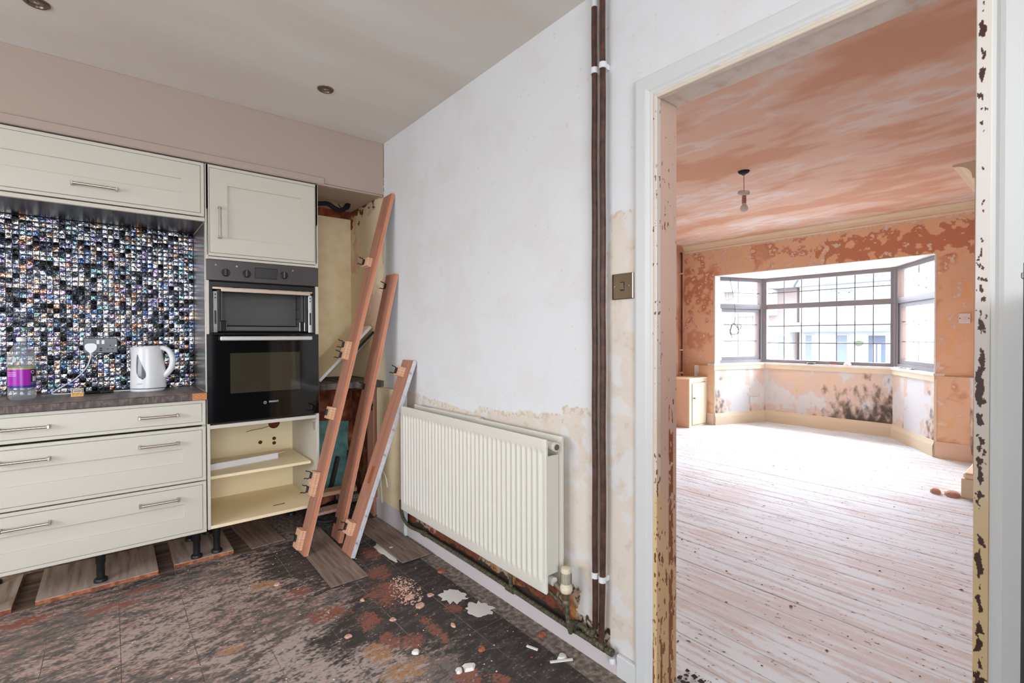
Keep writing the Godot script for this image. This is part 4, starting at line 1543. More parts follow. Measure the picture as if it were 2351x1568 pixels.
	# recessed downlights
	for q in [[0.886, -2.612, "right-hand of the two recessed ceiling downlights, above the oven"], [-0.215, -2.655, "left-hand of the two recessed ceiling downlights, at the photo's top edge"]]:
		o = thing("downlight", q[2], "downlight", V(q[0], CEIL, q[1]), "kitchen downlights")
		O = Vector3.ZERO
		m = mb()
		m.lathe([Vector2(0.024, -0.001), Vector2(0.027, -0.007), Vector2(0.036, -0.007), Vector2(0.041, -0.003), Vector2(0.0415, 0.0)], 36, Vector3.ZERO)
		put(m, "bezel", M.bronze, o)
		m = mb()
		m.lathe([Vector2(0.0, -0.0022), Vector2(0.012, -0.003), Vector2(0.025, -0.0012)], 28, Vector3.ZERO)
		put(m, "lamp_glass", M.lamp_glass, o)
		m = mb()
		m.lathe([Vector2(0.0, -0.0045), Vector2(0.007, -0.004), Vector2(0.009, -0.0025)], 16, Vector3.ZERO)
		put(m, "lens", M.chrome, o)
	O = Vector3.ZERO
	# tall dark appliance at the picture's right edge
	o = thing("fridge", "tall dark grey appliance just beyond the doorway at the right edge", "fridge", V(1.1, 0, 0.25))
	m = mb()
	m.cbox(V(0.90, 0.03, -0.052), V(1.405, 1.34, 0.52), 0.006)
	put(m, "cabinet", M.fridge, o)
	m = mb()
	m.cbox(V(0.842, 0.03, -0.0555), V(0.896, 0.78, 0.52), 0.006)
	var dd := put(m, "door", M.fridge, o)
	m = mb()
	m.cbox(V(0.842, 0.79, -0.0555), V(0.896, 1.343, 0.52), 0.006)
	dd = put(m, "door", M.fridge, o)
	m = mb()
	m.cbox(V(0.848, 1.318, -0.0575), V(0.868, 1.326, -0.052), 0.001)
	put(m, "hinge", M.chrome, dd)
	for q in [[0.95, 0.0], [1.36, 0.0], [0.95, 0.46], [1.36, 0.46]]:
		m = mb()
		m.cyl(V(q[0], -0.002, q[1]), V(q[0], 0.032, q[1]), 0.02, 0.02, 12)
		put(m, "foot", M.rubber, o)
	O = Vector3.ZERO


func smooth(pts: Array, k: int) -> Array:
	var out := []
	var n := pts.size()
	for i in n - 1:
		var p0: Vector3 = pts[maxi(i - 1, 0)]
		var p1: Vector3 = pts[i]
		var p2: Vector3 = pts[i + 1]
		var p3: Vector3 = pts[mini(i + 2, n - 1)]
		for j in k:
			out.append(p1.cubic_interpolate(p2, p0, p3, float(j) / k))
	out.append(pts[-1])
	return out


func build_radiator() -> void:
	var z0 := -2.594
	var z1 := -1.365
	var y0 := 0.238
	var y1 := 0.847
	var o := thing("radiator", "cream ribbed double-panel radiator hung on the white wall", "radiator", V(1.36, y0, -1.98))
	var nr := 36
	for side in 2:
		var xb := 1.298 if side == 0 else 1.386
		var m := mb()
		var rows := []
		var ys := [y0, y0 + 0.004, y0 + 0.036, y0 + 0.042, y0 + 0.050, y0 + 0.058, y0 + 0.066, (y0 + y1) * 0.5, y1 - 0.066, y1 - 0.058, y1 - 0.050, y1 - 0.042, y1 - 0.036, y1 - 0.004, y1]
		var steps := 8 if side == 0 else 1
		var cols := nr * steps
		for j in ys.size():
			var y: float = ys[j]
			var env: float = ss(y0 + 0.040, y0 + 0.066, y) * ss(y1 - 0.040, y1 - 0.066, y)
			var lip := 0.004 if j == 0 or j == ys.size() - 1 else 0.0
			var line := []
			for i in cols + 1:
				var z: float = lerpf(z0 + 0.022, z1 - 0.022, float(i) / cols)
				var ph := 0.5 + 0.5 * sin(TAU * float(i) / steps - PI / 2)
				var d: float = ss(0.2, 0.8, ph) * 0.014 * env if side == 0 else 0.0
				line.append(V(xb - d * 0.6 + lip + (0.006 * env if side == 0 else 0.0), y, z))
			line.insert(0, V(xb + lip, y, z0 + 0.004))
			line.insert(0, V(xb + 0.006, y, z0))
			line.append(V(xb + lip, y, z1 - 0.004))
			line.append(V(xb + 0.006, y, z1))
			rows.append(line)
		m.grid(rows, V(-1, 0, 0))
		m.quad(V(xb + 0.004, y1, z0), V(xb + 0.004, y1, z1), V(xb + 0.014, y1 - 0.004, z1), V(xb + 0.014, y1 - 0.004, z0), V(0, 1, 0))
		m.quad(V(xb + 0.004, y0, z0), V(xb + 0.004, y0, z1), V(xb + 0.014, y0 + 0.004, z1), V(xb + 0.014, y0 + 0.004, z0), V(0, -1, 0))
		m.quad(V(xb + 0.006, y0, z1), V(xb + 0.006, y1, z1), V(xb + 0.014, y1 - 0.004, z1), V(xb + 0.014, y0 + 0.004, z1), V(0, 0, 1))
		m.quad(V(xb + 0.006, y0, z0), V(xb + 0.006, y1, z0), V(xb + 0.014, y1 - 0.004, z0), V(xb + 0.014, y0 + 0.004, z0), V(0, 0, -1))
		m.quad(V(xb + 0.014, y0 + 0.004, z0), V(xb + 0.014, y1 - 0.004, z0), V(xb + 0.014, y1 - 0.004, z1), V(xb + 0.014, y0 + 0.004, z1), V(1, 0, 0))
		put(m, "front_panel" if side == 0 else "back_panel", M.rad, o)
	# end cover, convector fins, header pipes and plugs
	var m2 := mb()
	m2.cbox(V(1.318, 0.30, z1 - 0.022), V(1.384, 0.775, z1 - 0.012), 0.002)
	put(m2, "end_cover", M.rad, o)
	m2 = mb()
	for i in 44:
		var z := lerpf(z0 + 0.06, z1 - 0.08, i / 43.0)
		m2.box(V(1.316, y0 + 0.06, z), V(1.384, y1 - 0.045, z + 0.001))
	put(m2, "convector_fins", M.rad, o)
	for y in [y1 - 0.035, y0 + 0.035]:
		m2 = mb()
		m2.cyl(V(1.349, y, z0 + 0.012), V(1.349, y, z1 - 0.004), 0.017, 0.017, 16)
		put(m2, "header_pipe", M.rad, o)
	m2 = mb()
	m2.cyl(V(1.349, y1 - 0.035, z1 - 0.004), V(1.349, y1 - 0.035, z1 + 0.012), 0.019, 0.018, 18)
	var pl := put(m2, "end_plug", M.rad, o)
	m2 = mb()
	m2.cyl(V(1.349, y1 - 0.035, z1 + 0.010), V(1.349, y1 - 0.035, z1 + 0.015), 0.0125, 0.012, 14)
	tag_part(put(m2, "plug_face", M.brass_dull, pl), "dull brass plug")
	# wall brackets
	for z in [z0 + 0.2, z1 - 0.2]:
		m2 = mb()
		m2.cbox(V(1.400, y0 + 0.05, z), V(XW - 0.001, y1 - 0.06, z + 0.03), 0.001)
		put(m2, "bracket", M.rad, o)
	# paint-lifted strip on the top rear edge
	m2 = mb()
	m2.cbox(V(1.384, y1 - 0.012, z0 + 0.16), V(1.432, y1 - 0.006, -1.95), 0.001)
	put(m2, "top_strip", M.rad, o)
	m2 = mb()
	m2.prism(PackedVector2Array([Vector2(0, 0), Vector2(0.10, 0.004), Vector2(0.10, 0.010), Vector2(0.0, 0.004)]), 0.0, 0.03, Transform3D(Basis(V(0, 0, 1), V(0, 1, 0), V(-1, 0, 0)), V(1.412, y1 - 0.006, -2.05)))
	put(m2, "lifted_strip", M.rad, o)
	# thermostatic valve
	var v := thing("radiator_valve", "cream thermostatic valve at the radiator's lower right corner", "valve", V(1.362, 0.2, -1.315))
	var c := V(1.362, 0.262, -1.315)
	m2 = mb()
	m2.lathe([Vector2(0.0225, 0.012), Vector2(0.021, 0.02), Vector2(0.0205, 0.074), Vector2(0.0185, 0.082), Vector2(0.012, 0.0845), Vector2(0, 0.0845)], 28, c)
	var hd := put(m2, "thermostat_head", M.valve_cream, v)
	for i in 26:
		var a := TAU * i / 26.0
		m2 = mb()
		var d := V(cos(a), 0, sin(a))
		if d.dot(V(-0.7, 0, 0.7)) < -0.2:
			continue
		m2.cyl(c + d * 0.0208 + V(0, 0.024, 0), c + d * 0.0203 + V(0, 0.066, 0), 0.0011, 0.0011, 5)
		put(m2, "slot", M.black_plastic, hd)
	m2 = mb()
	m2.lathe([Vector2(0, -0.012), Vector2(0.021, -0.012), Vector2(0.0245, -0.004), Vector2(0.0245, 0.01), Vector2(0.0225, 0.012)], 28, c)
	put(m2, "collar", M.valve_cream, v)
	m2 = mb()
	m2.lathe([Vector2(0.0, -0.062), Vector2(0.013, -0.062), Vector2(0.0155, -0.058), Vector2(0.0155, -0.046), Vector2(0.011, -0.042), Vector2(0.0145, -0.038), Vector2(0.0145, -0.016), Vector2(0.017, -0.012), Vector2(0, -0.012)], 18, c)
	m2.cyl(c + V(0, -0.026, 0), V(1.352, 0.265, z1 + 0.002), 0.011, 0.011, 14)
	put(m2, "valve_body", M.brass_dull, v)
	m2 = mb()
	m2.tube(smooth([c + V(0, -0.06, 0), c + V(0.004, -0.11, 0.004), V(1.375, 0.095, -1.306), V(1.39, 0.083, -1.318)], 4), 0.0095, 10)
	put(m2, "tail_pipe", M.pipe_dirty, v)
	O = Vector3.ZERO


func build_pipes() -> void:
	# two painted risers held by white clips
	var specs := [[1.414, -1.2125, 2.49, 0.135, "left-hand of the two brown heating risers beside the doorway"], [1.409, -1.169, 2.563, 0.095, "right-hand of the two brown heating risers, nearer the switch"]]
	for i in 2:
		var s: Array = specs[i]
		var o := thing("heating_riser", s[4], "pipe", V(s[0], s[3], s[1]), "heating risers")
		var m := mb()
		var pts := []
		for k in 25:
			var y: float = lerpf(s[3], s[2], k / 24.0)
			var wob := 0.0012 * sin(k * 1.3 + i)
			if i == 1 and y < 0.4:
				wob -= 0.010 * ss(0.4, 0.1, y)
			pts.append(V(s[0], y, s[1] + wob))
		m.tube(pts, 0.0112, 14)
		put(m, "pipe", M.pipe, o)
		for y in [2.251, 0.340]:
			m = mb()
			var zc: float = s[1] - (0.004 if i == 1 and y < 1.0 else 0.0)
			m.lathe([Vector2(0.0115, -0.011), Vector2(0.0145, -0.011), Vector2(0.0145, 0.011), Vector2(0.0115, 0.011)], 18, V(s[0], y, zc))
			m.cbox(V(s[0] + 0.011, y - 0.010, zc - 0.009), V(XW, y + 0.010, zc + 0.009), 0.001)
			put(m, "clip", M.white_plastic, o)
		if i == 0:
			m = mb()
			m.tube([V(1.414, 2.49, -1.2125), V(1.414, 2.563, -1.2125)], 0.0116, 14)
			put(m, "painted_top", M.white_trim, o)
	# low pipework on the skirting
	var o2 := thing("heating_pipe", "grimy low heating pipe running along the skirting under the radiator", "pipe", V(1.405, 0.08, -1.9))
	var m2 := mb()
	m2.tube(smooth([V(1.362, 0.245, -2.72), V(1.375, 0.16, -2.735), V(1.398, 0.098, -2.725), V(1.405, 0.082, -2.68), V(1.405, 0.09, -2.58), V(1.405, 0.094, -2.50), V(1.405, 0.096, -2.1), V(1.405, 0.09, -1.7), V(1.405, 0.084, -1.36), V(1.405, 0.084, -1.185), V(1.405, 0.082, -1.128)], 5), 0.0098, 12)
	put(m2, "pipe", M.pipe_dirty, o2)
	for q in [[-2.53, -2.49], [-1.735, -1.685], [-1.215, -1.155], [-1.142, -1.122], [-1.345, -1.30]]:
		m2 = mb()
		m2.cyl(V(1.405, 0.088 if q[0] > -2 else 0.094, q[0]), V(1.405, 0.088 if q[0] > -2 else 0.094, q[1]), 0.0145, 0.0145, 14)
		put(m2, "coupling", M.pipe_dirty, o2)
	m2 = mb()
	m2.tube([V(1.405, 0.09, -1.709), V(1.405, 0.25, -1.709)], 0.0095, 10)
	put(m2, "branch", M.pipe_dirty, o2)
	m2 = mb()
	m2.tube(smooth([V(1.405, 0.135, -1.2125), V(1.405, 0.112, -1.218), V(1.408, 0.108, -1.235), V(1.41, 0.114, -1.28), V(1.41, 0.105, -1.32), V(1.405, 0.092, -1.345)], 4), 0.0105, 12)
	put(m2, "branch", M.pipe_dirty, o2)
	m2 = mb()
	m2.tube([V(1.362, 0.228, -1.46), V(1.384, 0.168, -1.33)], 0.008, 10)
	put(m2, "branch", M.pipe_dirty, o2)
	m2 = mb()
	m2.lathe([Vector2(0, 0), Vector2(0.011, 0.002), Vector2(0.0125, 0.012), Vector2(0.008, 0.02), Vector2(0, 0.021)], 12, V(1.409, 0.045, -1.127))
	put(m2, "drain_cap", M.white_plastic, o2)
	O = Vector3.ZERO


func build_recess() -> void:
	var o := thing("old_worktop", "remnant of old grey worktop across the recess beside the oven", "worktop", V(1.22, 0.912, -3.4))
	var m := mb()
	m.prism(PackedVector2Array([Vector2(1.003, -3.69), Vector2(1.003, -3.135), Vector2(1.438, -3.115), Vector2(1.438, -3.69)]), 0.912, 0.95, Transform3D(Basis(V(1, 0, 0), V(0, 0, 1), V(0, -1, 0)), V(0, 0.912 + 0.95, 0)))
	put(m, "board", M.old_wood, o)
	o = thing("loose_shelf", "cream loose shelf panel leaning at a slant in the recess", "shelf", V(1.07, 0.952, -3.47))
	m = mb()
	m.T = Transform3D(Basis(Vector3(0, 0, 1), atan2(0.375, 0.37)), V(1.066, 0.9515, -3.47) - O)
	m.cbox(V(0.0, 0.0, -0.19), V(0.512, 0.018, 0.19), 0.001)
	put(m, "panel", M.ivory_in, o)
	m = mb()
	m.T = Transform3D(Basis(Vector3(0, 0, 1), atan2(0.375, 0.37)), V(1.066, 0.9515, -3.47) - O)
	m.cbox(V(0.0, -0.0004, 0.19), V(0.512, 0.0184, 0.1915), 0.0004)
	put(m, "edging", M.white_trim, o)
	o = thing("metal_channel", "dark metal channel tucked under the slanting shelf panel", "channel", V(1.38, 1.15, -3.22))
	m = mb()
	m.T = Transform3D(Basis(Vector3(0, 0, 1), atan2(0.375, 0.37)), V(1.245, 1.112, -3.262) - O)
	m.cbox(V(0, -0.016, -0.006), V(0.255, -0.002, 0.006), 0.001)
	put(m, "strip", M.enamel_black, o)
	m = mb()
	m.T = Transform3D(Basis(Vector3(0, 0, 1), atan2(0.375, 0.37)), V(1.245, 1.112, -3.262) - O)
	m.cbox(V(0, -0.020, 0.004), V(0.255, -0.016, 0.012), 0.0006)
	put(m, "lip", M.chrome, o)
	# black flexible duct poking out under the bulkhead
	o = thing("flexible_hose", "black corrugated hose hanging at the top of the recess", "hose", V(1.2, 2.17, -3.45))
	m = mb()
	var pts := smooth([V(1.04, 2.19, -3.45), V(1.107, 2.178, -3.45), V(1.179, 2.188, -3.45), V(1.227, 2.166, -3.45), V(1.271, 2.156, -3.45), V(1.309, 2.184, -3.46), V(1.347, 2.248, -3.47), V(1.367, 2.33, -3.48)], 8)
	m.tube(pts, 0.014, 12)
	put(m, "hose", M.rubber, o)
	for i in range(1, pts.size() - 1, 1):
		var d: Vector3 = (pts[i + 1] - pts[i - 1]).normalized()
		m = mb()
		m.cyl(pts[i] - d * 0.002, pts[i] + d * 0.002, 0.0165, 0.0165, 12)
		put(m, "rib", M.rubber, o)
	o = thing("loose_cable", "thin dark cable looping under the bulkhead in the recess", "cable", V(1.3, 2.18, -3.4))
	m = mb()
	m.tube(smooth([V(1.27, 2.217, -3.5), V(1.285, 2.195, -3.5), V(1.315, 2.18, -3.5), V(1.345, 2.19, -3.5), V(1.36, 2.217, -3.5)], 4), 0.004, 8)
	put(m, "cable", M.rubber, o)
	o = thing("hook", "small brown hook under the bulkhead's right end", "hook", V(1.40, 2.15, -3.3))
	m = mb()
	m.cyl(V(1.428, 2.2, -3.25), V(1.428, 2.145, -3.25), 0.003, 0.002, 8)
	m.cyl(V(1.421, 2.165, -3.25), V(1.438, 2.165, -3.25), 0.005, 0.005, 8)
	put(m, "shank", M.copper, o)
	# end panel of a removed cupboard against the wall
	o = thing("end_panel", "cream end panel of a removed cupboard left of the radiator", "panel", V(1.415, 0.135, -2.95))
	m = mb()
	m.cbox(V(1.408, 0.135, -3.165), V(1.426, 0.905, -2.772), 0.0015)
	put(m, "panel", M.cream_wall, o)
	box1("edge_strip", V(1.404, -0.002, -2.772), V(1.428, 0.90, -2.757), 0.001, M.white_trim, o)
	box1("skirting_piece", V(1.410, -0.002, -3.185), V(1.425, 0.134, -2.772), 0.001, M.skirting, o)
	o = thing("timber_post", "rough brown timber upright beside the cream end panel", "post", V(1.42, 0, -3.22))
	m = mb()
	m.cbox(V(1.395, 0.0, -3.30), V(1.439, 0.912, -3.19), 0.003)
	put(m, "post", M.plinth_w, o)
	m = mb()
	m.cbox(V(1.386, 0.74, -3.215), V(1.396, 0.80, -3.205), 0.001)
	m.cyl(V(1.39, 0.77, -3.21), V(1.38, 0.785, -3.165), 0.004, 0.003, 8)
	put(m, "latch", M.rubber, o)
	o = thing("white_cable", "white cable curling out of the wall beside the radiator", "cable", V(1.40, 0.3, -2.92))
	m = mb()
	m.tube(smooth([V(1.404, 0.125, -3.08), V(1.400, 0.26, -3.09), V(1.396, 0.335, -3.08), V(1.388, 0.355, -3.04), V(1.38, 0.33, -2.97), V(1.376, 0.27, -2.935)], 5), 0.0032, 8)
	put(m, "cable", M.white_plastic, o)
	# rubble in the recess
	var bits := [["red_brick", "orange-red brick lying on the rubble in the recess", "brick", V(1.125, 0.10, -3.52), V(0.2, 0.065, 0.1), V(6, 18, 4), "brickr"], ["timber_offcut", "pale timber offcut lying across the recess rubble", "timber", V(1.24, 0.158, -3.44), V(0.24, 0.03, 0.09), V(4, -14, 3), "pale_wood_w"], ["timber_offcut", "grey weathered timber leaning in the recess corner", "timber", V(1.375, 0.23, -3.56), V(0.03, 0.34, 0.08), V(-14, 10, -10), "old_wood"], ["timber_offcut", "second grey weathered timber leaning behind the middle board", "timber", V(1.27, 0.215, -3.625), V(0.02, 0.28, 0.05), V(0, 0, -14), "old_wood"], ["stone_block", "grey stone slab low in the recess rubble", "stone", V(1.30, 0.105, -3.42), V(0.13, 0.05, 0.13), V(2, 8, -2), "concrete"], ["stone_block", "pale flat stone at the oven side of the recess rubble", "stone", V(1.12, 0.07, -3.34), V(0.16, 0.02, 0.1), V(2, -12, 5), "plaster_chip"], ["timber_offcut", "short pale block low behind the leaning boards", "timber", V(1.13, 0.036, -3.085), V(0.09, 0.07, 0.05), V(0, 20, 0), "pale_wood_w"]]
	for b in bits:
		o = thing(b[0], b[1], b[2], b[3] - V(0, b[4].y * 0.5, 0))
		O = Vector3.ZERO
		m = mb()
		m.T = Transform3D(Basis.from_euler(V(deg_to_rad(b[5].x), deg_to_rad(b[5].y), deg_to_rad(b[5].z))), V(0, b[4].y * 0.5, 0))
		m.cbox(-b[4] * 0.5, b[4] * 0.5, 0.004)
		put(m, "piece", M.brick if b[6] == "brickr" else M[b[6]], o)
	# heap of small rubble
	var m3 := mb()
	var nz := noise(201, 9.0, 3)
	var rows := []
	for j in 15:
		var line := []
		for i in 15:
			var x := lerpf(1.02, 1.39, i / 14.0)
			var z := lerpf(-3.68, -3.13, j / 14.0)
			var h: float = 0.05 * ss(-3.14, -3.5, z) + 0.015 * nz.get_noise_2d(x, z)
			line.append(V(x, maxf(0.002, h if j < 14 else 0.002), z))
		rows.append(line)
	m3.grid(rows, Vector3.UP)
	var heap := put(m3, "rubble_heap", M.rubble, self)
	heap.set_meta("kind", "stuff")
	tag(heap, "dark heap of builder's rubble in the recess", "rubble")
	chips("recess_chips", "loose chips over the recess rubble heap", 160, func() -> Vector3:
		var x := rng.randf_range(1.03, 1.42)
		var z := rng.randf_range(-3.6, -3.14)
		return V(x, 0.05 * ss(-3.14, -3.5, z) + 0.008, z), 0.006, 0.024, M.rubble)
	# loose pipe and cable on the floor in front
	o = thing("black_pipe", "thin black pipe lying on the floor in the recess", "pipe", V(1.1, 0.03, -3.15))
	m = mb()
	m.tube(smooth([V(0.95, 0.075, -3.26), V(1.05, 0.055, -3.17), V(1.16, 0.06, -3.15), V(1.3, 0.075, -3.16)], 4), 0.009, 10)
	put(m, "pipe", M.rubber, o)
	O = Vector3.ZERO


func chips(called: String, label: String, count: int, where: Callable, lo: float, hi: float, material: Material) -> void:
	var m := MB.new()
	for q in [[V(1, 0, 0), V(0, 0, 1)], [V(0, 0, 1), V(-0.9, 0, 0.1)], [V(-0.9, 0, 0.1), V(0.1, 0, -0.8)], [V(0.1, 0, -0.8), V(1, 0, 0)]]:
		m.tri(q[0] * 0.5, q[1] * 0.5, V(0.05, 0.35, 0.1), q[0] + q[1] + V(0, 0.6, 0))
		m.tri(q[0] * 0.5, q[1] * 0.5, V(0, -0.1, 0), q[0] * 0.2 + q[1] * 0.2 - V(0, 1, 0))
	var mm := MultiMesh.new()
	mm.transform_format = MultiMesh.TRANSFORM_3D
	mm.mesh = m.mesh()
	mm.instance_count = count
	for i in count:
		var p: Vector3 = where.call()
		var s := lerpf(lo, hi, pow(rng.randf(), 2.5))
		mm.set_instance_transform(i, Transform3D(Basis(Vector3.UP, rng.randf() * TAU).scaled(V(s, s * rng.randf_range(0.4, 1.0), s * rng.randf_range(0.5, 1.2))), p))
	var mi := MultiMeshInstance3D.new()
	mi.name = numbered(called)
	mi.multimesh = mm
	mi.material_override = material
	add_child(mi)
	mi.set_meta("kind", "stuff")
	tag(mi, label, "debris")


func plank_frame(foot_: Vector3, top: Vector3) -> Transform3D:
	var y := (top - foot_).normalized()
	var z := (V(0, 0, 1) - y * y.z).normalized()
	var x := y.cross(z)
	return Transform3D(Basis(x, y, z), foot_)


func build_boards() -> void:
	# kitchen plinth boards leaning on the wall, their leg clips still on wooden blocks
	var specs := [
		["tallest brown plinth board leaning on the wall beside the oven", V(0.824, 0.0075, -2.905), V(1.416, 2.188, -2.995), 0.128, 0.022, [[1.75, 0.06, true, false], [1.14, 0.115, true, true], [0.77, 0.075, true, false], [0.32, 0.14, true, true], [0.02, 0.11, true, false]]],
		["middle brown plinth board leaning between the tallest and shortest ones", V(1.043, 0.0085, -2.965), V(1.416, 1.66, -2.955), 0.140, 0.022, [[1.60, 0.03, false, false], [0.93, 0.03, false, false], [0.09, 0.03, false, false]]],
		["shortest plinth board, white-edged, leaning nearest the radiator", V(1.017, 0.0155, -2.713), V(1.414, 1.107, -2.716), 0.140, 0.026, [[1.05, 0.06, true, false], [0.10, 0.075, true, false]]]]
	for i in 3:
		var s: Array = specs[i]
		var o := thing("plinth_board", s[0], "board", s[1], "leaning plinth boards")
		O = Vector3.ZERO
		o.transform = plank_frame(s[1], s[2])
		var ln: float = (s[2] - s[1]).length()
		var hw: float = s[3] * 0.5
		var th: float = s[4]
		var m := mb()
		m.cbox(V(0, 0, -hw), V(th, ln, hw - 0.0012), 0.0015)
		put(m, "board", M.plinth, o)
		m = mb()
		m.cbox(V(0.0005, 0.0, hw - 0.0015), V(th, ln - 0.0005, hw), 0.0006)
		put(m, "edge", M.plinth_lit_edge if i < 2 else M.white_worn, o)
		if i < 2:
			m = mb()
			m.cbox(V(th - 0.0005, 0, -hw), V(th + 0.0008, ln, hw), 0.0003)
			put(m, "face_film", M.white_trim, o)
		for b in s[5]:
			var y0: float = b[0]
			var h: float = b[1]
			var blk: Node = o
			var zc := -hw + 0.052
			var off := 0.0
			if b[2]:
				m = mb()
				m.cbox(V(-0.016, y0, zc - 0.052), V(-0.0005, y0 + h, zc + 0.030), 0.002)
				m.cbox(V(-0.032, y0 + 0.002, zc - 0.052), V(-0.0165, y0 + h - 0.001, zc + 0.028), 0.002)
				blk = put(m, "block", M.pale_wood, o)
				off = -0.032
			var ats := [0.5] if not b[3] else [0.22, 0.8]
			for a in ats:
				var yc: float = y0 + h * a
				m = mb()
				m.cbox(V(off - 0.008, yc - 0.018, zc - 0.035), V(off, yc + 0.018, zc - 0.012), 0.002)
				m.tube(smooth([V(off - 0.006, yc + 0.012, zc - 0.024), V(off - 0.016, yc + 0.021, zc - 0.024), V(off - 0.030, yc + 0.020, zc - 0.024), V(off - 0.040, yc + 0.024, zc - 0.024)], 3), 0.003, 6)
				m.tube(smooth([V(off - 0.006, yc - 0.012, zc - 0.024), V(off - 0.016, yc - 0.021, zc - 0.024), V(off - 0.030, yc - 0.020, zc - 0.024), V(off - 0.040, yc - 0.024, zc - 0.024)], 3), 0.003, 6)
				put(m, "clip", M.black_plastic, blk)
		if i == 2:
			m = mb()
			m.cbox(V(-0.0015, 0.40, -0.02), V(0.0005, 0.50, 0.02), 0.0005)
			put(m, "tape_patch", M.tape, o)
	O = Vector3.ZERO


func slab(called: String, label: String, category: String, at: Vector3, size: Vector3, turn: float, tilt: float, top: Material, edge: Material, group := "") -> Node3D:
	var o := thing(called, label, category, at, group)
	O = Vector3.ZERO
	o.rotation_degrees = V(tilt, turn, 0)
	var m := mb()
	m.cbox(V(-size.x * 0.5, size.y * 0.35, -size.z * 0.5), V(size.x * 0.5, size.y, size.z * 0.5), 0.0008)
	put(m, "face", top, o)
	m = mb()
	m.box(V(-size.x * 0.5 + 0.002, 0, -size.z * 0.5 + 0.002), V(size.x * 0.5 - 0.002, size.y * 0.36, size.z * 0.5 - 0.002))
	put(m, "core", edge, o)
	return o


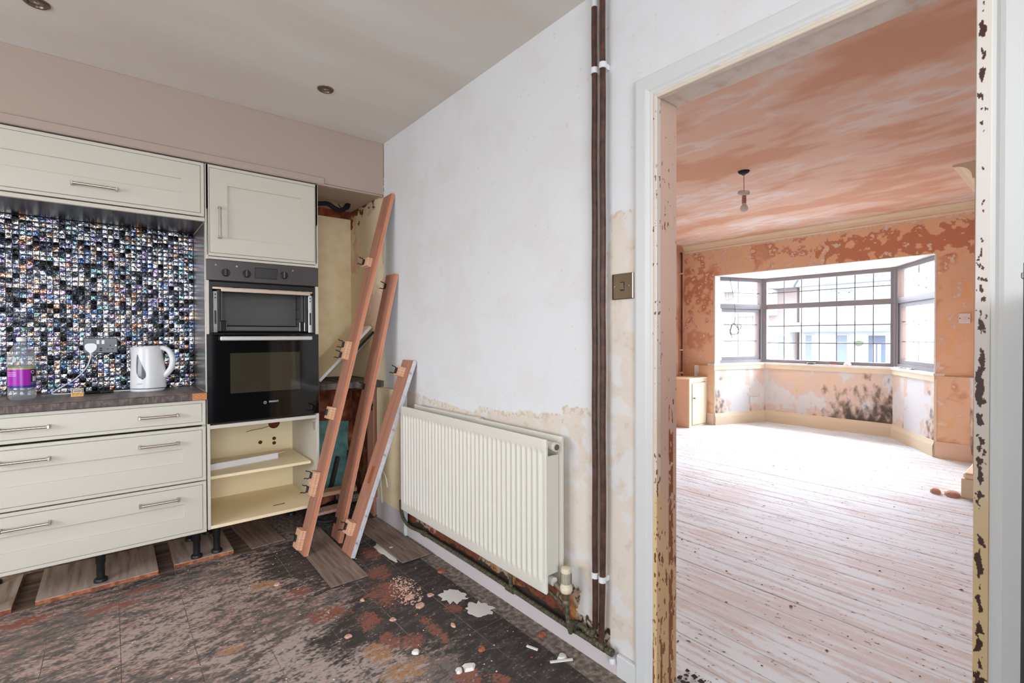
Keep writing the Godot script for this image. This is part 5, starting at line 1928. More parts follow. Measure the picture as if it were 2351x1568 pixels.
func build_floor_things() -> void:
	slab("laminate_plank", "grey-brown laminate plank on the floor at the foot of the leaning boards", "plank", V(0.933, 0.0015, -2.84), V(0.192, 0.008, 0.86), -1.2, 0.0, M.laminate, M.lam_edge, "loose laminate planks")
	slab("laminate_plank", "laminate plank lying along the wall left of the radiator", "plank", V(1.311, 0.0015, -2.79), V(0.176, 0.008, 0.75), -1.0, -0.6, M.laminate, M.lam_edge, "loose laminate planks")
	slab("laminate_plank", "laminate plank half hidden under the oven housing", "plank", V(0.70, 0.0015, -3.42), V(0.19, 0.008, 0.52), 4.0, 0.0, M.laminate, M.lam_edge, "loose laminate planks")
	# plywood the units stand on
	for q in [[-0.285, 0.181, -3.148, "middle bare plywood sheet under the drawer unit's middle leg"], [0.252, 0.534, -3.172, "bare plywood sheet under the oven housing's front leg"], [-0.98, -0.362, -3.14, "bare plywood sheet at the left edge under the drawer unit"]]:
		var o := thing("plywood_sheet", q[3], "plywood", V((q[0] + q[1]) * 0.5, 0, -3.35), "plywood under the units")
		var m := mb()
		m.box(V(q[0], 0.017, -3.56), V(q[1], 0.0205, q[2]))
		put(m, "top_ply", M.ply, o)
		m = mb()
		m.cbox(V(q[0], -0.0005, -3.56), V(q[1], 0.017, q[2] - 0.001), 0.001)
		put(m, "core", M.ply_edge, o)
	var strip := [[0.52, 0.70, "dark floorboard strip showing between plywood and laminate"], [-0.362, -0.285, "dark floorboard strip left of the middle plywood sheet"], [0.181, 0.252, "dark floorboard strip right of the middle plywood sheet"]]
	for q in strip:
		var o := thing("floor_strip", q[2], "floorboard", V((q[0] + q[1]) * 0.5, 0, -3.4))
		var m := mb()
		m.box(V(q[0] + 0.003, -0.012, -3.6), V(q[1] - 0.003, 0.001, -3.137))
		put(m, "strip", M.old_brown, o)
	# torn white underlay
	var tears := [[V(1.255, 0.0, -1.965), 0.075, "torn white paper patch near the wall, the one nearer the radiator", 301], [V(1.287, 0.0, -1.79), 0.075, "torn white paper patch near the wall, the one nearer the camera", 302], [V(1.215, 0.0, -2.62), 0.05, "long torn white strip beside the laminate plank", 303]]
	for k in 3:
		var q: Array = tears[k]
		var o := thing("torn_paper", q[2], "paper", q[0] + V(0, 0.0016, 0))
		O = Vector3.ZERO
		var rr := RandomNumberGenerator.new()
		rr.seed = q[3]
		var poly := PackedVector2Array()
		for i in 26:
			var a := TAU * i / 26.0
			var r: float = q[1] * rr.randf_range(0.72, 1.1) * (1.0 if i % 3 else 0.86)
			poly.append(Vector2(cos(a) * r * (0.85 if k < 2 else 0.7), sin(a) * r * (1.0 if k < 2 else 3.2)))
		var m := mb()
		m.prism(poly, 0.0, 0.0014, Transform3D(Basis(V(1, 0, 0), V(0, 0, 1), V(0, -1, 0)), V(0, 0.0014, 0)))
		put(m, "sheet", M.paper, o)
	# single bigger bits
	var big := [[1.094, -1.995, 0.032, 0], [1.029, -1.499, 0.030, 1], [1.092, -2.092, 0.034, 0], [0.749, -1.98, 0.018, 0], [1.34, -2.209, 0.026, 2], [1.177, -2.043, 0.02, 0], [1.375, -1.467, 0.02, 2], [0.988, -1.506, 0.018, 1], [0.946, -1.971, 0.018, 0], [0.906, -2.21, 0.022, 3], [1.127, -1.764, 0.024, 3], [1.256, -2.637, 0.02, 1], [0.633, -2.63, 0.02, 0], [1.337, -1.313, 0.024, 1], [1.125, -1.552, 0.018, 2], [0.915, -1.707, 0.02, 1]]
	var says := ["flat pinkish plaster flake", "white plaster lump", "reddish brick chip", "ochre wood splinter"]
	var spots := ["just in front of the pink crumb pile", "on the black tiles near the camera", "on the near edge of the pink crumb pile", "on the worn tiles left of the red patches", "by the skirting under the radiator", "right of the pink crumb pile", "by the skirting near the doorway", "left of the big white lump", "on the joint left of the crumb pile", "in front of the wide laminate plank", "below the torn white papers", "beside the long torn strip", "left of the wide laminate plank", "closest to the doorway's skirting", "among the near black tiles", "at the crossing of the tile joints"]
	for i in big.size():
		var b: Array = big[i]
		var kind: int = b[3]
		var o := thing(["plaster_flake", "plaster_lump", "brick_chip", "wood_splinter"][kind], says[kind] + " " + spots[i], ["plaster", "plaster", "brick", "wood"][kind], V(b[0], 0.0012, b[1]))
		O = Vector3.ZERO
		var m := mb()
		var rr := RandomNumberGenerator.new()
		rr.seed = 400 + i
		var ringp := []
		for k in 9:
			var a := TAU * k / 9.0
			var r: float = b[2] * rr.randf_range(0.6, 1.0)
			ringp.append(V(cos(a) * r * (0.45 if kind == 3 else 1.0), 0, sin(a) * r))
		var h: float = [0.005, 0.010, 0.010, 0.005][kind]
		for k in 9:
			var p: Vector3 = ringp[k]
			var q: Vector3 = ringp[(k + 1) % 9]
			m.quad(p, q, q * 0.72 + V(0, h * rr.randf_range(0.9, 1.0), 0), p * 0.72 + V(0, h, 0), p + q + V(0, 0.02, 0))
			m.tri(p * 0.72 + V(0, h, 0), q * 0.72 + V(0, h, 0), V(0, h * 1.15, 0), Vector3.UP)
			m.tri(p, q, Vector3.ZERO, Vector3.DOWN)
		put(m, "bit", [M.plaster_chip, M.paper, M.brick, M.pale_wood_w][kind], o)
	# long splinters
	for q in [[V(1.285, 0.004, -1.43), 20.0, 0.05, "thin white sliver on the black tile near the skirting"], [V(1.32, 0.004, -1.30), 60.0, 0.09, "long white sliver of plaster beside the doorway skirting"]]:
		var o := thing("plaster_sliver", q[3], "plaster", q[0])
		O = Vector3.ZERO
		o.rotation_degrees.y = q[1]
		var m := mb()
		m.cbox(V(-0.004, -0.003, -q[2] * 0.5), V(0.006, 0.003, q[2] * 0.5), 0.001)
		put(m, "sliver", M.paper, o)
	# crumbs
	chips("plaster_crumbs", "pile of pink plaster crumbs on the black tiles", 520, func() -> Vector3:
		var a := rng.randf() * TAU
		var r := pow(rng.randf(), 0.8)
		return V(1.105 + 0.075 * r * cos(a) - 0.02 * r * sin(a), 0.002 + 0.006 * (1.0 - r), -2.16 + 0.15 * r * sin(a)), 0.004, 0.017, M.plaster_chip)
	chips("floor_grit", "scattered pale grit over the kitchen tiles", 520, func() -> Vector3:
		return V(rng.randf_range(0.0, 1.40), 0.0015, -1.0 - 2.1 * pow(rng.randf(), 0.8)), 0.002, 0.010, M.paper)
	chips("brick_grit", "scattered reddish grit over the kitchen tiles", 160, func() -> Vector3:
		return V(rng.randf_range(0.3, 1.40), 0.0015, rng.randf_range(-3.0, -1.1)), 0.003, 0.014, M.brick)
	O = Vector3.ZERO


func still_more_materials() -> void:
	M.bronze = mat(C(120, 104, 84), 0.35, 0.9)
	M.lamp_glass = mat(C(120, 112, 100), 0.15, 0.4)
	M.brass_dull = mat(C(128, 112, 92), 0.55, 0.5)
	M.valve_cream = mat(C(226, 214, 186), 0.4)
	M.plinth_w = tex_mat(M.plinth.albedo_texture, V(2, 1.2, 2), 0.85)
	M.pale_wood_w = tex_mat(M.pale_wood.albedo_texture, V(6, 6, 6), 0.85)
	var t := ramp_tex(301, 0.06, 4, Vector2i(256, 256), Vector2i(256, 256), [[0.0, C(26, 24, 22)], [0.5, C(62, 56, 52)], [0.75, C(98, 86, 78)], [1.0, C(150, 130, 118)]])
	M.rubble = tex_mat(t, V(3, 3, 3), 0.95)
	t = ramp_tex(302, 0.05, 3, Vector2i(128, 512), Vector2i(64, 256), [[0.0, C(150, 120, 104)], [0.2, C(198, 198, 200)], [1.0, C(216, 217, 220)]])
	M.white_worn = tex_mat(t, V(4, 2, 4), 0.5)
	M.tape = mat(C(160, 92, 50), 0.5)
	t = ramp_tex(303, 0.03, 4, Vector2i(256, 256), Vector2i(32, 256), [[0.0, C(58, 44, 34)], [0.5, C(96, 76, 62)], [1.0, C(128, 106, 90)]])
	M.old_brown = tex_mat(t, V(2, 2, 2), 0.9)
	M.paper = mat(C(236, 230, 222), 0.9)
	M.cornice = mat(C(234, 216, 186), 0.7)
	M.cream_gloss = mat(C(238, 224, 194), 0.5)
	M.sill_white = mat(C(244, 242, 236), 0.5)
	t = ramp_tex(304, 0.012, 4, Vector2i(256, 256), Vector2i(256, 256), [[0.0, C(222, 210, 192)], [0.42, C(240, 236, 228)], [1.0, C(246, 244, 240)]])
	M.soffit = tex_mat(t, V(0.8, 0.8, 0.8), 0.8)
	t = ramp_tex(305, 0.012, 5, Vector2i(256, 256), Vector2i(256, 256), [[0.0, C(196, 130, 100)], [0.4, C(222, 168, 136)], [0.7, C(230, 184, 154)], [1.0, C(238, 208, 186)]])
	M.plaster = tex_mat(t, V(0.5, 0.5, 0.5), 0.9)
	M.bulb = mat(C(238, 234, 230), 0.3)
	M.render_white = mat(C(236, 236, 234), 0.9)
	M.house_brick = mat(C(176, 158, 152), 0.95)
	M.roof = mat(C(150, 152, 158), 0.9)
	M.house_glass = mat(C(150, 160, 172), 0.1)
	M.house_door = mat(C(110, 122, 140), 0.5)
	M.asphalt = mat(C(150, 150, 152), 0.95)
	M.leaf = mat(C(140, 160, 120), 0.9)
	M.cornice_pink = mat(C(236, 206, 182), 0.7)
	M.cupboard_side = mat(C(230, 192, 160), 0.7)
	M.gap_dark = mat(C(70, 56, 48), 0.95)
	M.flex = mat(C(170, 130, 115), 0.6)
	M.holder = mat(C(190, 150, 132), 0.45)
	M.debris_red = mat(C(150, 96, 76), 0.95)
	M.debris_dark = mat(C(70, 62, 56), 0.95)
	M.red = mat(C(190, 70, 66), 0.5)


func build_far_room() -> void:
	O = Vector3.ZERO
	var m := mb()
	m.box(V(1.5, CEIL, -4.0), V(7.7, CEIL + 0.12, 0.8))
	struct(m, "ceiling", M.far_ceiling, "pink bare plaster ceiling of the front room", "ceiling")
	m = mb()
	m.box(V(1.56, 0, -4.0), V(6.75, CEIL, -3.86))
	struct(m, "wall_far_left", M.plaster, "bare orange plaster side wall of the front room", "wall")
	m = mb()
	m.box(V(1.56, 0, 0.65), V(6.75, CEIL, 0.8))
	struct(m, "wall_far_right", M.plaster, "bare plaster wall of the front room beside the chimney breast", "wall")
	m = mb()
	m.box(V(5.03, 0, -0.585), V(XF, CEIL, 0.65))
	var ch := struct(m, "wall_chimney", M.plaster, "plastered chimney breast of the front room", "wall")
	# cove and plinth on the chimney breast
	m = mb()
	var cove := PackedVector2Array([Vector2(0, 0), Vector2(0, -0.125), Vector2(0.014, -0.125), Vector2(0.016, -0.108)])
	for i in 7:
		var a := PI / 2 * i / 6.0
		cove.append(Vector2(0.116 - 0.10 * cos(a), -0.108 + 0.092 * sin(a)))
	cove.append(Vector2(0.125, -0.014))
	cove.append(Vector2(0.125, 0))
	m.prism(cove, 0.0, XF - 5.03, Transform3D(Basis(V(0, 0, -1), V(0, 1, 0), V(1, 0, 0)), V(5.03, CEIL, -0.585)))
	put(m, "cove", M.cornice, ch)
	m = mb()
	m.cbox(V(5.02, 0.0, -0.65), V(XF, 0.15, -0.56), 0.004)
	m.cbox(V(5.02, 0.15, -0.64), V(XF, 0.195, -0.56), 0.012)
	put(m, "plinth", M.cornice, ch)
	# window wall
	m = mb()
	m.box(V(XF, 0, -3.86), V(6.75, CEIL, -3.40))
	m.box(V(XF, 0, -1.04), V(6.75, CEIL, 0.65))
	m.box(V(XF, 2.09, -3.40), V(6.75, CEIL, -1.04))
	struct(m, "wall_bay", M.bay_wall, "patchy orange plaster wall round the bay window", "wall")
	# cornice along the window wall
	m = mb()
	var pr := PackedVector2Array([Vector2(0, 0), Vector2(0, -0.105), Vector2(-0.012, -0.105), Vector2(-0.020, -0.092), Vector2(-0.018, -0.075), Vector2(-0.03, -0.045), Vector2(-0.05, -0.022), Vector2(-0.06, -0.012), Vector2(-0.06, 0)])
	m.prism(pr, -3.86, 0.65, Transform3D(Basis(), V(XF, CEIL, 0)))
	struct(m, "trim_3", M.cornice, "cream plaster cornice above the bay window", "cornice")
	# skirtings
	m = mb()
	skirt(m, V(XF, 0, -3.5), V(XF, 0, -3.40), V(-1, 0, 0))
	skirt(m, V(XF, 0, -1.04), V(XF, 0, 0.65), V(-1, 0, 0))
	struct(m, "baseboard_bay", M.cornice_pink, "tall moulded skirting on the window wall", "skirting")
	# floorboards along z
	m = mb()
	m.box(V(1.5, -0.12, -3.95), V(7.6, -0.022, 0.7))
	var fl := struct(m, "floor", M.gap_dark, "whitewashed bare floorboards of the front room", "floor")
	var x := 1.46
	var k := 0
	while x < 7.36:
		var x1 := x + 0.124
		var za := -3.86
		var zb := 0.65
		if x > 6.45:
			var t := clampf((x - 6.5) / 0.85, 0, 1)
			za = lerpf(-3.40, -3.09, t)
			zb = lerpf(-1.04, -1.575, t)
		var g := 0.0012 if k % 3 else 0.0025
		var cut := rng.randf_range(-2.9, -1.2)
		if x < 1.565:
			za = -0.95
			zb = -0.17
		var parts := [[za, zb]] if k % 4 else [[za, cut], [cut + 0.002, zb]]
		for s in parts:
			if s[1] - s[0] < 0.05:
				continue
			var b := mb()
			b.cbox(V(x + g, -0.022, s[0]), V(x1 - g, rng.randf_range(-0.0012, 0.0012), s[1]), 0.0015)
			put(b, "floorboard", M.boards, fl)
		x = x1
		k += 1
	# broken concrete at the threshold foot
	m = mb()
	m.cbox(V(1.40, -0.012, -0.96), V(1.47, 0.002, -0.165), 0.002)
	struct(m, "trim_4", M.concrete, "grey concrete strip under the doorway", "threshold")
	# meter cupboard in the corner
	var o := thing("meter_cupboard", "small cream corner cupboard below the bay window's left end", "cupboard", V(6.26, 0, -3.68))
	m = mb()
	m.cbox(V(6.03, 0.0, -3.86), V(6.498, 0.655, -3.515), 0.003)
	put(m, "carcass", M.cupboard_side, o)
	m = mb()
	m.ring(6.028, 6.498, 0.0, 0.662, 0.06, 0.05, 0.02, 0.05, -3.518, -3.505, 0.002)
	put(m, "face_frame", M.cream_gloss, o)
	m = mb()
	m.cbox(V(6.095, 0.03, -3.512), V(6.44, 0.60, -3.496), 0.003)
	var d := put(m, "door", M.cream_gloss, o)
	m = mb()
	m.cyl(V(6.12, 0.40, -3.496), V(6.12, 0.40, -3.472), 0.009, 0.011, 12)
	put(m, "knob", M.brass, d)
	box1("top", V(6.02, 0.655, -3.86), V(6.498, 0.672, -3.498), 0.003, M.cream_gloss, o)
	# pipe up the corner
	o = thing("corner_pipe", "thin brown pipe up the front room's left corner", "pipe", V(6.36, 0.672, -3.80))
	m = mb()
	m.tube(smooth([V(6.36, 0.672, -3.82), V(6.36, 1.2, -3.82), V(6.36, 1.9, -3.82), V(6.36, 2.40, -3.82), V(6.375, 2.44, -3.835), V(6.40, 2.45, -3.86)], 4), 0.013, 10)
	put(m, "pipe", M.pipe, o)
	for y in [0.72, 1.05, 2.15]:
		m = mb()
		m.lathe([Vector2(0.013, -0.01), Vector2(0.017, -0.01), Vector2(0.017, 0.01), Vector2(0.013, 0.01)], 12, V(6.36, y, -3.82))
		m.cbox(V(6.35, y - 0.01, -3.86), V(6.37, y + 0.01, -3.835), 0.001)
		put(m, "clip", M.cornice, o)
	# bare bulb pendant
	o = thing("pendant_lamp", "bare bulb pendant with a black ceiling rose in the front room", "lamp", V(3.90, CEIL, -1.797))
	O = Vector3.ZERO
	m = mb()
	m.lathe([Vector2(0.0, -0.024), Vector2(0.022, -0.022), Vector2(0.036, -0.014), Vector2(0.043, -0.004), Vector2(0.043, 0.0)], 24, Vector3.ZERO)
	m.cbox(V(0.01, -0.026, -0.02), V(0.03, -0.01, 0.0), 0.003)
	put(m, "ceiling_rose", M.rubber, o)
	m = mb()
	m.tube([V(0, -0.02, 0), V(0.002, -0.09, 0), V(0.004, -0.18, 0)], 0.0028, 8)
	put(m, "flex", M.flex, o)
	m = mb()
	m.T = Transform3D(Basis.from_euler(V(deg_to_rad(20), 0, deg_to_rad(22))), V(0.0, -0.168, 0))
	m.lathe([Vector2(0.006, 0.008), Vector2(0.040, 0.008), Vector2(0.044, 0.004), Vector2(0.044, -0.012), Vector2(0.041, -0.012), Vector2(0.041, 0.002), Vector2(0.006, 0.004)], 28, Vector3.ZERO)
	put(m, "rose_cover", M.white_plastic, o)
	m = mb()
	m.lathe([Vector2(0.0, -0.178), Vector2(0.006, -0.18), Vector2(0.015, -0.196), Vector2(0.0165, -0.212), Vector2(0.0165, -0.215), Vector2(0.015, -0.2165), Vector2(0.0165, -0.218), Vector2(0.0168, -0.252), Vector2(0.0155, -0.255), Vector2(0, -0.255)], 20, V(0.005, 0, 0))
	put(m, "lamp_holder", M.holder, o)
	m = mb()
	m.lathe([Vector2(0.0, -0.328), Vector2(0.012, -0.326), Vector2(0.023, -0.318), Vector2(0.030, -0.303), Vector2(0.030, -0.290), Vector2(0.025, -0.276), Vector2(0.0155, -0.266), Vector2(0.0135, -0.253)], 24, V(0.006, 0, 0))
	put(m, "bulb", M.bulb, o)
	# sockets
	o = thing("wall_outlet", "white fused outlet on the orange plaster right of the bay", "socket", V(XF, 1.417, -0.823))
	box1("faceplate", V(XF - 0.012, 1.368, -0.868), V(XF, 1.467, -0.779), 0.003, M.white_plastic, o)
	box1("switch", V(XF - 0.015, 1.405, -0.836), V(XF - 0.011, 1.43, -0.811), 0.001, M.white_trim, o)
	for z in [-0.856, -0.791]:
		m = mb()
		m.cyl(V(XF - 0.013, 1.417, z), V(XF - 0.0115, 1.417, z), 0.005, 0.005, 8)
		put(m, "screw", M.rubber, o)
	# plaster bits by the chimney breast
	for q in [[V(5.03, 0.0, -0.80), 0.05, "reddish plaster lump on the boards by the chimney breast"], [V(5.04, 0.0, -0.70), 0.075, "pale broken plaster flake at the foot of the chimney breast"]]:
		o = thing("plaster_lump", q[2], "plaster", q[0])
		O = Vector3.ZERO
		m = mb()
		m.lathe([Vector2(q[1], 0), Vector2(q[1] * 0.9, 0.02), Vector2(q[1] * 0.5, 0.034), Vector2(0, 0.036)], 7, Vector3.ZERO, 1.0, 0.7)
		put(m, "lump", M.plaster_chip, o)
	O = Vector3.ZERO
	chips("floorboard_debris", "dark and reddish debris specks over the front room floorboards", 280, func() -> Vector3:
		return V(1.7 + 4.5 * pow(rng.randf(), 1.5), 0.0015, rng.randf_range(-3.4, 0.1)), 0.004, 0.022, M.debris_red)
	chips("floorboard_grit", "dark grit over the front room floorboards", 200, func() -> Vector3:
		return V(1.7 + 4.6 * rng.randf(), 0.0015, rng.randf_range(-3.5, 0.1)), 0.004, 0.016, M.debris_dark)
	chips("doorway_crumbs", "broken concrete crumbs at the door lining's foot", 60, func() -> Vector3:
		return V(rng.randf_range(1.46, 1.66), 0.003, rng.randf_range(-0.97, -0.86)), 0.006, 0.03, M.rubble)


# moulded skirting from a to b, facing n
func skirt(m: MB, a: Vector3, b: Vector3, n: Vector3) -> void:
	var prof := [Vector2(0.0, 0.165), Vector2(0.006, 0.165), Vector2(0.010, 0.158), Vector2(0.010, 0.150), Vector2(0.014, 0.140), Vector2(0.020, 0.122), Vector2(0.022, 0.112), Vector2(0.022, 0.0)]
	for i in prof.size() - 1:
		var p: Vector2 = prof[i]
		var q: Vector2 = prof[i + 1]
		m.quad(a + n * p.x + V(0, p.y, 0), b + n * p.x + V(0, p.y, 0), b + n * q.x + V(0, q.y, 0), a + n * q.x + V(0, q.y, 0), n + V(0, 0.2, 0))
	for e in [a, b]:
		var d: Vector3 = (e - (a + b) * 0.5).normalized()
		m.quad(e + V(0, 0, 0), e + V(0, 0.165, 0), e + n * 0.012 + V(0, 0.15, 0), e + n * 0.022, d)


func build_bay() -> void:
	var A := V(XF, 0, -3.40)
	var B := V(7.35, 0, -3.09)
	var Cc := V(7.35, 0, -1.575)
	var D := V(XF, 0, -1.04)
	var fa := V(6.524, 0, -3.466)
	var fb := V(7.42, 0, -3.139)
	var fc := V(7.42, 0, -1.537)
	var fd := V(6.537, 0, -0.981)
	O = Vector3.ZERO
	var m := mb()
	# dado walls under the sill, 0.2 thick
	var inner := [A, B, Cc, D]
	var outer := [V(6.43, 0, -3.66), V(7.58, 0, -3.245), V(7.58, 0, -1.40), V(6.43, 0, -0.74)]
	for i in 3:
		var p: Vector3 = inner[i]
		var q: Vector3 = inner[i + 1]
		var r: Vector3 = outer[i + 1]
		var s: Vector3 = outer[i]
		var up := V(0, 0.835, 0)
		var mid := (p + q) * 0.5
		var inw := V(6.8, 0, -2.3) - mid
		m.quad(p, q, q + up, p + up, inw)
		m.quad(s, r, r + up, s + up, -inw)
		m.quad(p + up, q + up, r + up, s + up, Vector3.UP)
	var w := struct(m, "wall_bay_dado", M.dado, "mouldy plaster panels below the bay window sill", "wall")
	# edge beads at the two outer corners
	for p in [A, D]:
		var mm := mb()
		mm.cbox(p + V(-0.006, 0.16, -0.012), p + V(0.006, 0.80, 0.012), 0.002)
		put(mm, "corner_bead", M.cornice, w)
	# side reveals and head of the opening
	m = mb()
	m.cbox(V(6.496, 0.862, -3.404), V(6.75, 2.088, -3.388), 0.003)
	m.cbox(V(6.496, 0.862, -1.052), V(6.75, 2.088, -1.036), 0.003)
	struct(m, "trim_5", M.sill_white, "white plaster reveals at the sides of the bay opening", "reveal")
	m = mb()
	var roof := PackedVector2Array([Vector2(6.505, -3.66), Vector2(6.505, -0.74), Vector2(7.60, -1.38), Vector2(7.60, -3.27)])
	m.prism(roof, 2.086, 2.30, Transform3D(Basis(V(1, 0, 0), V(0, 0, 1), V(0, -1, 0)), V(0, 2.086 + 2.30, 0)))
	struct(m, "ceiling_bay", M.soffit, "white soffit over the bay window", "soffit")
	# window board
	var names := ["left", "middle", "right"]
	var sill := struct_node("trim_6", "cream window board round the bay", "sill")
	var si := [V(6.47, 0, -3.385), V(7.325, 0, -3.073), V(7.325, 0, -1.59), V(6.47, 0, -1.052)]
	var so := [fa + V(-0.03, 0, -0.03), fb + V(0.05, 0, -0.05), fc + V(0.05, 0, 0.05), fd + V(-0.03, 0, 0.03)]
	for i in 3:
		m = mb()
		var poly := PackedVector2Array()
		for p in [si[i], si[i + 1], so[i + 1], so[i]]:
			poly.append(Vector2(p.x, p.z))
		m.prism(poly, 0.835, 0.862, Transform3D(Basis(V(1, 0, 0), V(0, 0, 1), V(0, -1, 0)), V(0, 0.835 + 0.862, 0)))
		put(m, "board", M.sill_white, sill)
		m = mb()
		var poly2 := PackedVector2Array()
		for p in [si[i].lerp(inner[i], 0.35), si[i + 1].lerp(inner[i + 1], 0.35), inner[i + 1] + V(0.01, 0, 0), inner[i] + V(0.01, 0, 0)]:
			poly2.append(Vector2(p.x, p.z))
		m.prism(poly2, 0.775, 0.835, Transform3D(Basis(V(1, 0, 0), V(0, 0, 1), V(0, -1, 0)), V(0, 0.775 + 0.835, 0)))
		put(m, "moulding", M.cornice, sill)
	O = Vector3.ZERO
	# skirting round the bay
	m = mb()
	for i in 3:
		var p: Vector3 = inner[i]
		var q: Vector3 = inner[i + 1]
		var n := (q - p).cross(Vector3.UP).normalized()
		if n.dot(V(6.8, 0, -2.3) - p) < 0.0:
			n = -n
		skirt(m, p, q, n)
	struct(m, "baseboard_bay_front", M.cornice, "cream moulded skirting round the foot of the bay", "skirting")
	# glazing: seen from inside, local x runs so that local z points into the room
	var base := 0.862
	var hh := 1.222
	window_unit("window_2", "right-hand bay window casement with a white handle", V(fd.x, base, fd.z) + (fc - fd).normalized() * 0.06, (fc - fd).normalized(), (fc - fd).length() - 0.085, hh, [[0.5], [0.35, 0.72], []], 0.775, true, "r")
	window_unit("window_3", "wide middle bay window with leaded glass", V(fc.x, base, fc.z - 0.02), V(0, 0, -1), absf(fb.z - fc.z) - 0.04, hh, [[0.125, 0.26, 0.4, 0.54, 0.69, 0.845], [0.33, 0.66], [0.5]], 0.775, false, "")
	window_unit("window_4", "left-hand bay window casement with a coil of cable behind", V(fb.x, base, fb.z) - (fb - fa).normalized() * 0.025, -(fb - fa).normalized(), (fb - fa).length() - 0.085, hh, [[0.5], [0.35, 0.72], [0.5]], 0.775, true, "l")
	O = Vector3.ZERO
	for p in [fb, fc]:
		m = mb()
		m.cyl(p + V(-0.004, base, 0), p + V(-0.004, base + hh, 0), 0.055, 0.055, 10)
		struct(m, "trim_7" if p == fb else "trim_8", M.upvc, ("left" if p == fb else "right") + " grey corner post of the bay window", "post")
	# coil of cable hanging at the left pane
	var o := thing("cable_coil", "thin dark cable coil hanging inside the left bay window", "cable", V(6.86, 1.25, -3.275))
	m = mb()
	var dirw := (fb - fa).normalized()
	var c := V(6.82, 1.34, -3.275)
	var pts := []
	for i in 44:
		var a := TAU * 1.9 * i / 43.0 + PI / 2
		var r := 0.075 + 0.012 * sin(i * 0.9)
		pts.append(c + dirw * (cos(a) * r) + V(0, sin(a) * r, 0) + V(0.0, 0.0, 0.006 * sin(i * 0.5)))
	m.tube(pts, 0.004, 6)
	m.tube(smooth([c + V(0, 0.075, 0), c + dirw * 0.02 + V(0, 0.25, 0), c + dirw * -0.01 + V(0, 0.5, -0.01), c + dirw * -0.04 + V(0, 0.72, -0.03)], 4), 0.003, 6)
	m.tube(smooth([c + V(0, 0.07, 0), c + dirw * 0.07 + V(0, 0.075, 0), c + dirw * 0.13 + V(0, 0.06, 0), c + dirw * 0.11 + V(0, 0.02, 0), c + dirw * 0.07 + V(0, 0.0, 0)], 4), 0.003, 6)
	m.tube(smooth([c - dirw * 0.06 + V(0, -0.02, 0), c - dirw * 0.045 + V(0, -0.10, 0), c + dirw * 0.0 + V(0, -0.15, 0), c + dirw * 0.03 + V(0, -0.16, 0)], 4), 0.003, 6)
	put(m, "cable", M.rubber, o)
	# outlet under the left pane
	o = thing("wall_outlet", "white outlet on the panel below the left bay window", "socket", V(7.11, 0.325, -3.17))
	var dn := V(0.3426, 0, -0.9394)
	O = Vector3.ZERO
	o.transform = Transform3D(Basis(V(0.9394, 0, 0.3426), Vector3.UP, -dn), V(7.16, 0.325, -3.1575))
	box1("faceplate", V(-0.07, -0.045, 0.0), V(0.07, 0.045, 0.014), 0.003, M.white_plastic, o)
	box1("switch", V(-0.012, 0.012, 0.013), V(0.012, 0.03, 0.017), 0.001, M.white_trim, o)
	# odds and ends on the window board
	o = thing("clear_lid", "shallow clear plastic lid on the bay window board", "lid", V(7.36, 0.862, -2.47))
	m = mb()
	m.lathe([Vector2(0, 0.0), Vector2(0.05, 0.0), Vector2(0.055, 0.02), Vector2(0.052, 0.022), Vector2(0.048, 0.004), Vector2(0, 0.004)], 24, o.position)
	put(m, "lid", M.slate, o)
	o = thing("red_tool", "small red hand tool on the bay window board", "tool", V(7.36, 0.862, -2.19))
	m = mb()
	m.cbox(V(7.35, 0.862, -2.23), V(7.372, 0.876, -2.17), 0.004)
	put(m, "grip", M.red, o)
	m = mb()
	m.cbox(V(7.356, 0.864, -2.26), V(7.366, 0.870, -2.228), 0.002)
	put(m, "blade", M.chrome, o)
	o = thing("crumpled_tissue", "crumpled white tissue on the bay window board", "tissue", V(7.37, 0.862, -2.05))
	m = mb()
	m.lathe([Vector2(0.04, 0), Vector2(0.045, 0.015), Vector2(0.03, 0.035), Vector2(0.012, 0.042), Vector2(0, 0.04)], 7, o.position)
	put(m, "tissue", M.paper, o)
	var sheets := [[V(7.22, 0.862, -1.46), 20.0, "white paper sheet on the right end of the window board"], [V(7.02, 0.862, -1.335), -10.0, "white paper sheet on the right end, nearer the wall"]]
	for q in sheets:
		o = thing("paper_sheet", q[2], "paper", q[0])
		O = Vector3.ZERO
		o.rotation_degrees.y = q[1] + 32.0
		m = mb()
		var rows := []
		for j in 5:
			var line := []
			for i in 5:
				line.append(V(lerpf(-0.08, 0.08, i / 4.0), 0.004 + 0.01 * absf(sin(i * 1.7 + j)), lerpf(-0.04, 0.04, j / 4.0)))
			rows.append(line)
		m.grid(rows, Vector3.UP)
		put(m, "sheet", M.paper, o)
	O = Vector3.ZERO


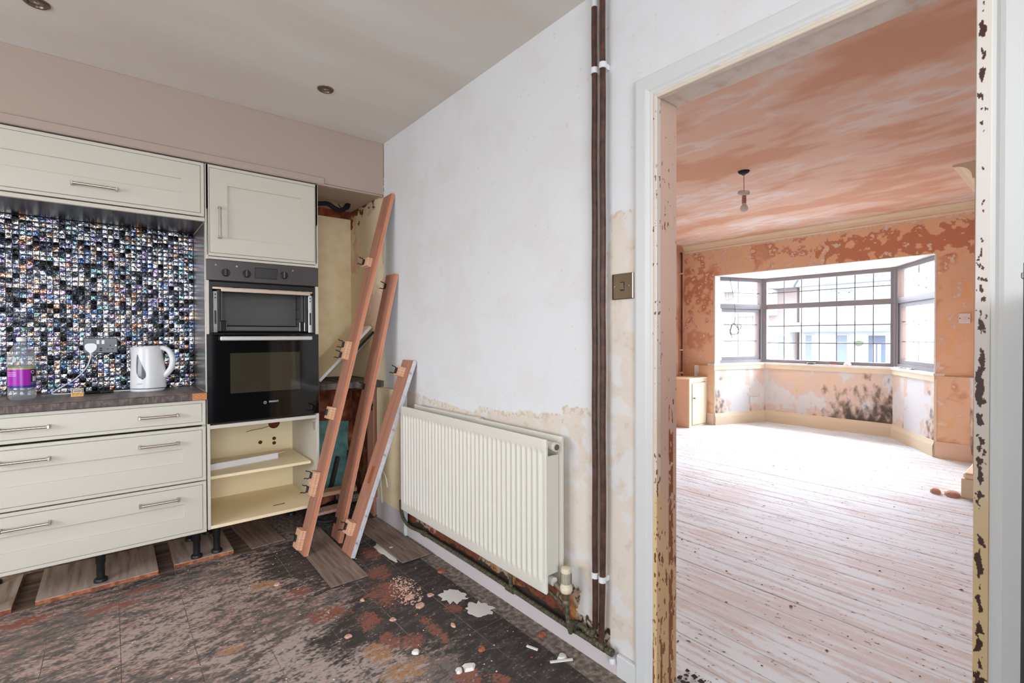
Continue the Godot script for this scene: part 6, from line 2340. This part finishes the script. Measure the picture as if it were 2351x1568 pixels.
func house_window(m_parent: Node, x: float, z: float, y: float, w: float, h: float, cols: int) -> void:
	var m := MB.new()
	m.T = Transform3D(Basis(V(0, 0, 1), V(0, 1, 0), V(-1, 0, 0)), V(x, y, z))
	m.ring(-w * 0.5, w * 0.5, 0, h, 0.08, 0.08, 0.08, 0.08, -0.02, 0.06, 0.01)
	for i in range(1, cols):
		var cx := lerpf(-w * 0.5, w * 0.5, float(i) / cols)
		m.box(V(cx - 0.04, 0.05, -0.02), V(cx + 0.04, h - 0.05, 0.05))
	m.box(V(-w * 0.5, h * 0.72, -0.02), V(w * 0.5, h * 0.72 + 0.06, 0.05))
	m.cbox(V(-w * 0.5 - 0.08, -0.08, -0.02), V(w * 0.5 + 0.08, 0.0, 0.12), 0.01)
	var f := put(m, "window_frame", M.render_white, m_parent)
	m = MB.new()
	m.T = Transform3D(Basis(V(0, 0, 1), V(0, 1, 0), V(-1, 0, 0)), V(x, y, z))
	m.box(V(-w * 0.5 + 0.05, 0.05, -0.01), V(w * 0.5 - 0.05, h - 0.05, 0.01))
	put(m, "pane", M.house_glass, f)


func build_street() -> void:
	O = Vector3.ZERO
	var m := mb()
	m.box(V(8.0, -0.95, -45), V(70, -0.75, 40))
	m.box(V(-40, -0.6, -40), V(1.0, -0.45, -4.2))
	m.box(V(-40, -0.6, -4.2), V(-2.9, -0.45, 40))
	m.box(V(-2.9, -0.6, 2.2), V(7.9, -0.45, 40))
	struct(m, "floor_outside", M.asphalt, "pale street and garden ground outside", "ground")
	# rendered house with a tiled canopy
	var X := 34.0
	var k := X / 26.0
	var yy := func(y: float) -> float: return 1.25 + (y - 1.25) * k
	var o := thing("street_house", "white rendered house with a tiled canopy across the street", "house", V(X, -0.75, -9.5))
	O = Vector3.ZERO
	var at := o.position
	m = MB.new()
	m.T = Transform3D(Basis(), -at)
	m.box(V(X, -0.75, -12.1), V(X + 7, yy.call(3.66), -3.0))
	put(m, "wall", M.render_white, o)
	m = MB.new()
	m.T = Transform3D(Basis(), -at)
	m.prism(PackedVector2Array([Vector2(X - 0.4, yy.call(3.62)), Vector2(X - 0.4, yy.call(3.70)), Vector2(X + 3.5, yy.call(3.70) + 2.6), Vector2(X + 7.4, yy.call(3.70)), Vector2(X + 7.4, yy.call(3.62))]), -12.2, -2.9)
	put(m, "roof", M.roof, o)
	m = MB.new()
	m.T = Transform3D(Basis(), -at)
	m.prism(PackedVector2Array([Vector2(X - 1.3, yy.call(1.42)), Vector2(X - 1.3, yy.call(1.54)), Vector2(X, yy.call(1.9)), Vector2(X, yy.call(1.42))]), -12.3, -7.3)
	put(m, "canopy", M.roof, o)
	var hb := Node3D.new()
	hb.name = "openings"
	o.add_child(hb)
	hb.position = -at
	house_window(hb, X, -9.75, yy.call(-0.2), 0.7, 2.0, 1)
	house_window(hb, X, -11.55, yy.call(-0.2), 0.5, 2.0, 1)
	house_window(hb, X, -9.65, yy.call(2.6), 1.6, 1.1, 3)
	house_window(hb, X, -5.6, yy.call(2.6), 1.5, 1.1, 3)
	m = MB.new()
	m.T = Transform3D(Basis(), -at)
	m.cbox(V(X - 0.06, -0.75, -8.42), V(X + 0.02, yy.call(1.24), -7.62), 0.02)
	var dr := put(m, "front_door", M.house_door, o)
	for z in [-8.22, -7.98]:
		m = MB.new()
		m.T = Transform3D(Basis(), -at)
		m.cbox(V(X - 0.09, -0.6, z), V(X - 0.05, 0.75, z + 0.16), 0.02)
		put(m, "door_panel", M.render_white, dr)
	m = MB.new()
	m.T = Transform3D(Basis(), -at)
	m.lathe([Vector2(0, -0.2), Vector2(0.2, -0.12), Vector2(0.26, 0.05), Vector2(0, 0.12)], 12, V(X - 0.25, 0.82, -8.85))
	put(m, "hanging_basket", M.leaf, o)
	# brick neighbour
	o = thing("street_house", "pale brick house beyond the left bay panes", "house", V(X, -0.75, -16))
	O = Vector3.ZERO
	at = o.position
	m = MB.new()
	m.T = Transform3D(Basis(), -at)
	m.box(V(X + 0.4, -0.75, -22.0), V(X + 7, yy.call(3.66), -12.4))
	put(m, "wall", M.house_brick, o)
	m = MB.new()
	m.T = Transform3D(Basis(), -at)
	m.box(V(X - 0.5, -0.75, -16.2), V(X + 0.4, yy.call(1.62), -12.5))
	m.box(V(X - 0.4, yy.call(2.3), -16.2), V(X + 0.4, yy.call(3.6), -13.6))
	put(m, "bay_front", M.render_white, o)
	m = MB.new()
	m.T = Transform3D(Basis(), -at)
	m.prism(PackedVector2Array([Vector2(X - 0.4, yy.call(3.62)), Vector2(X - 0.4, yy.call(3.70)), Vector2(X + 3.5, yy.call(3.70) + 2.6), Vector2(X + 7.4, yy.call(3.70)), Vector2(X + 7.4, yy.call(3.62))]), -22.1, -12.35)
	put(m, "roof", M.roof, o)
	hb = Node3D.new()
	hb.name = "openings"
	o.add_child(hb)
	hb.position = -at
	house_window(hb, X - 0.5, -13.85, yy.call(0.2), 0.65, 1.4, 1)
	house_window(hb, X - 0.5, -13.0, yy.call(0.2), 0.5, 1.4, 1)
	house_window(hb, X - 0.4, -14.9, yy.call(2.6), 1.8, 1.1, 3)
	house_window(hb, X + 0.4, -18.5, yy.call(2.6), 1.6, 1.1, 3)
	# low wall and a tree seen through the right pane
	o = thing("garden_wall", "low white garden wall across the street", "garden wall", V(24, -0.75, -3))
	m = mb()
	m.cbox(V(23.9, -0.75, -4.2), V(24.1, 0.45, 6), 0.01)
	put(m, "wall", M.render_white, o)
	m = mb()
	m.cbox(V(23.85, 0.45, -4.25), V(24.15, 0.53, 6.05), 0.01)
	put(m, "coping", M.roof, o)
	o = thing("garden_tree", "pale leafy tree beyond the right bay pane", "tree", V(30, -0.75, -2.6))
	O = Vector3.ZERO
	m = mb()
	m.cyl(V(0, 0, 0), V(0, 1.6, 0), 0.12, 0.08, 10)
	put(m, "trunk", M.old_brown, o)
	var lv := MB.new()
	for i in 900:
		var p := V(rng.randfn(0, 0.55), 2.2 + rng.randfn(0, 0.5), rng.randfn(0, 0.55))
		var u := V(rng.randf_range(-1, 1), rng.randf_range(-1, 1), rng.randf_range(-1, 1)).normalized()
		var wv := u.cross(V(rng.randf_range(-1, 1), rng.randf_range(-1, 1), rng.randf_range(-1, 1))).normalized()
		lv.quad(p - u * 0.09, p + wv * 0.05, p + u * 0.09, p - wv * 0.05, Vector3.UP)
	put(lv, "foliage", M.leaf, o).set_meta("kind", "stuff")
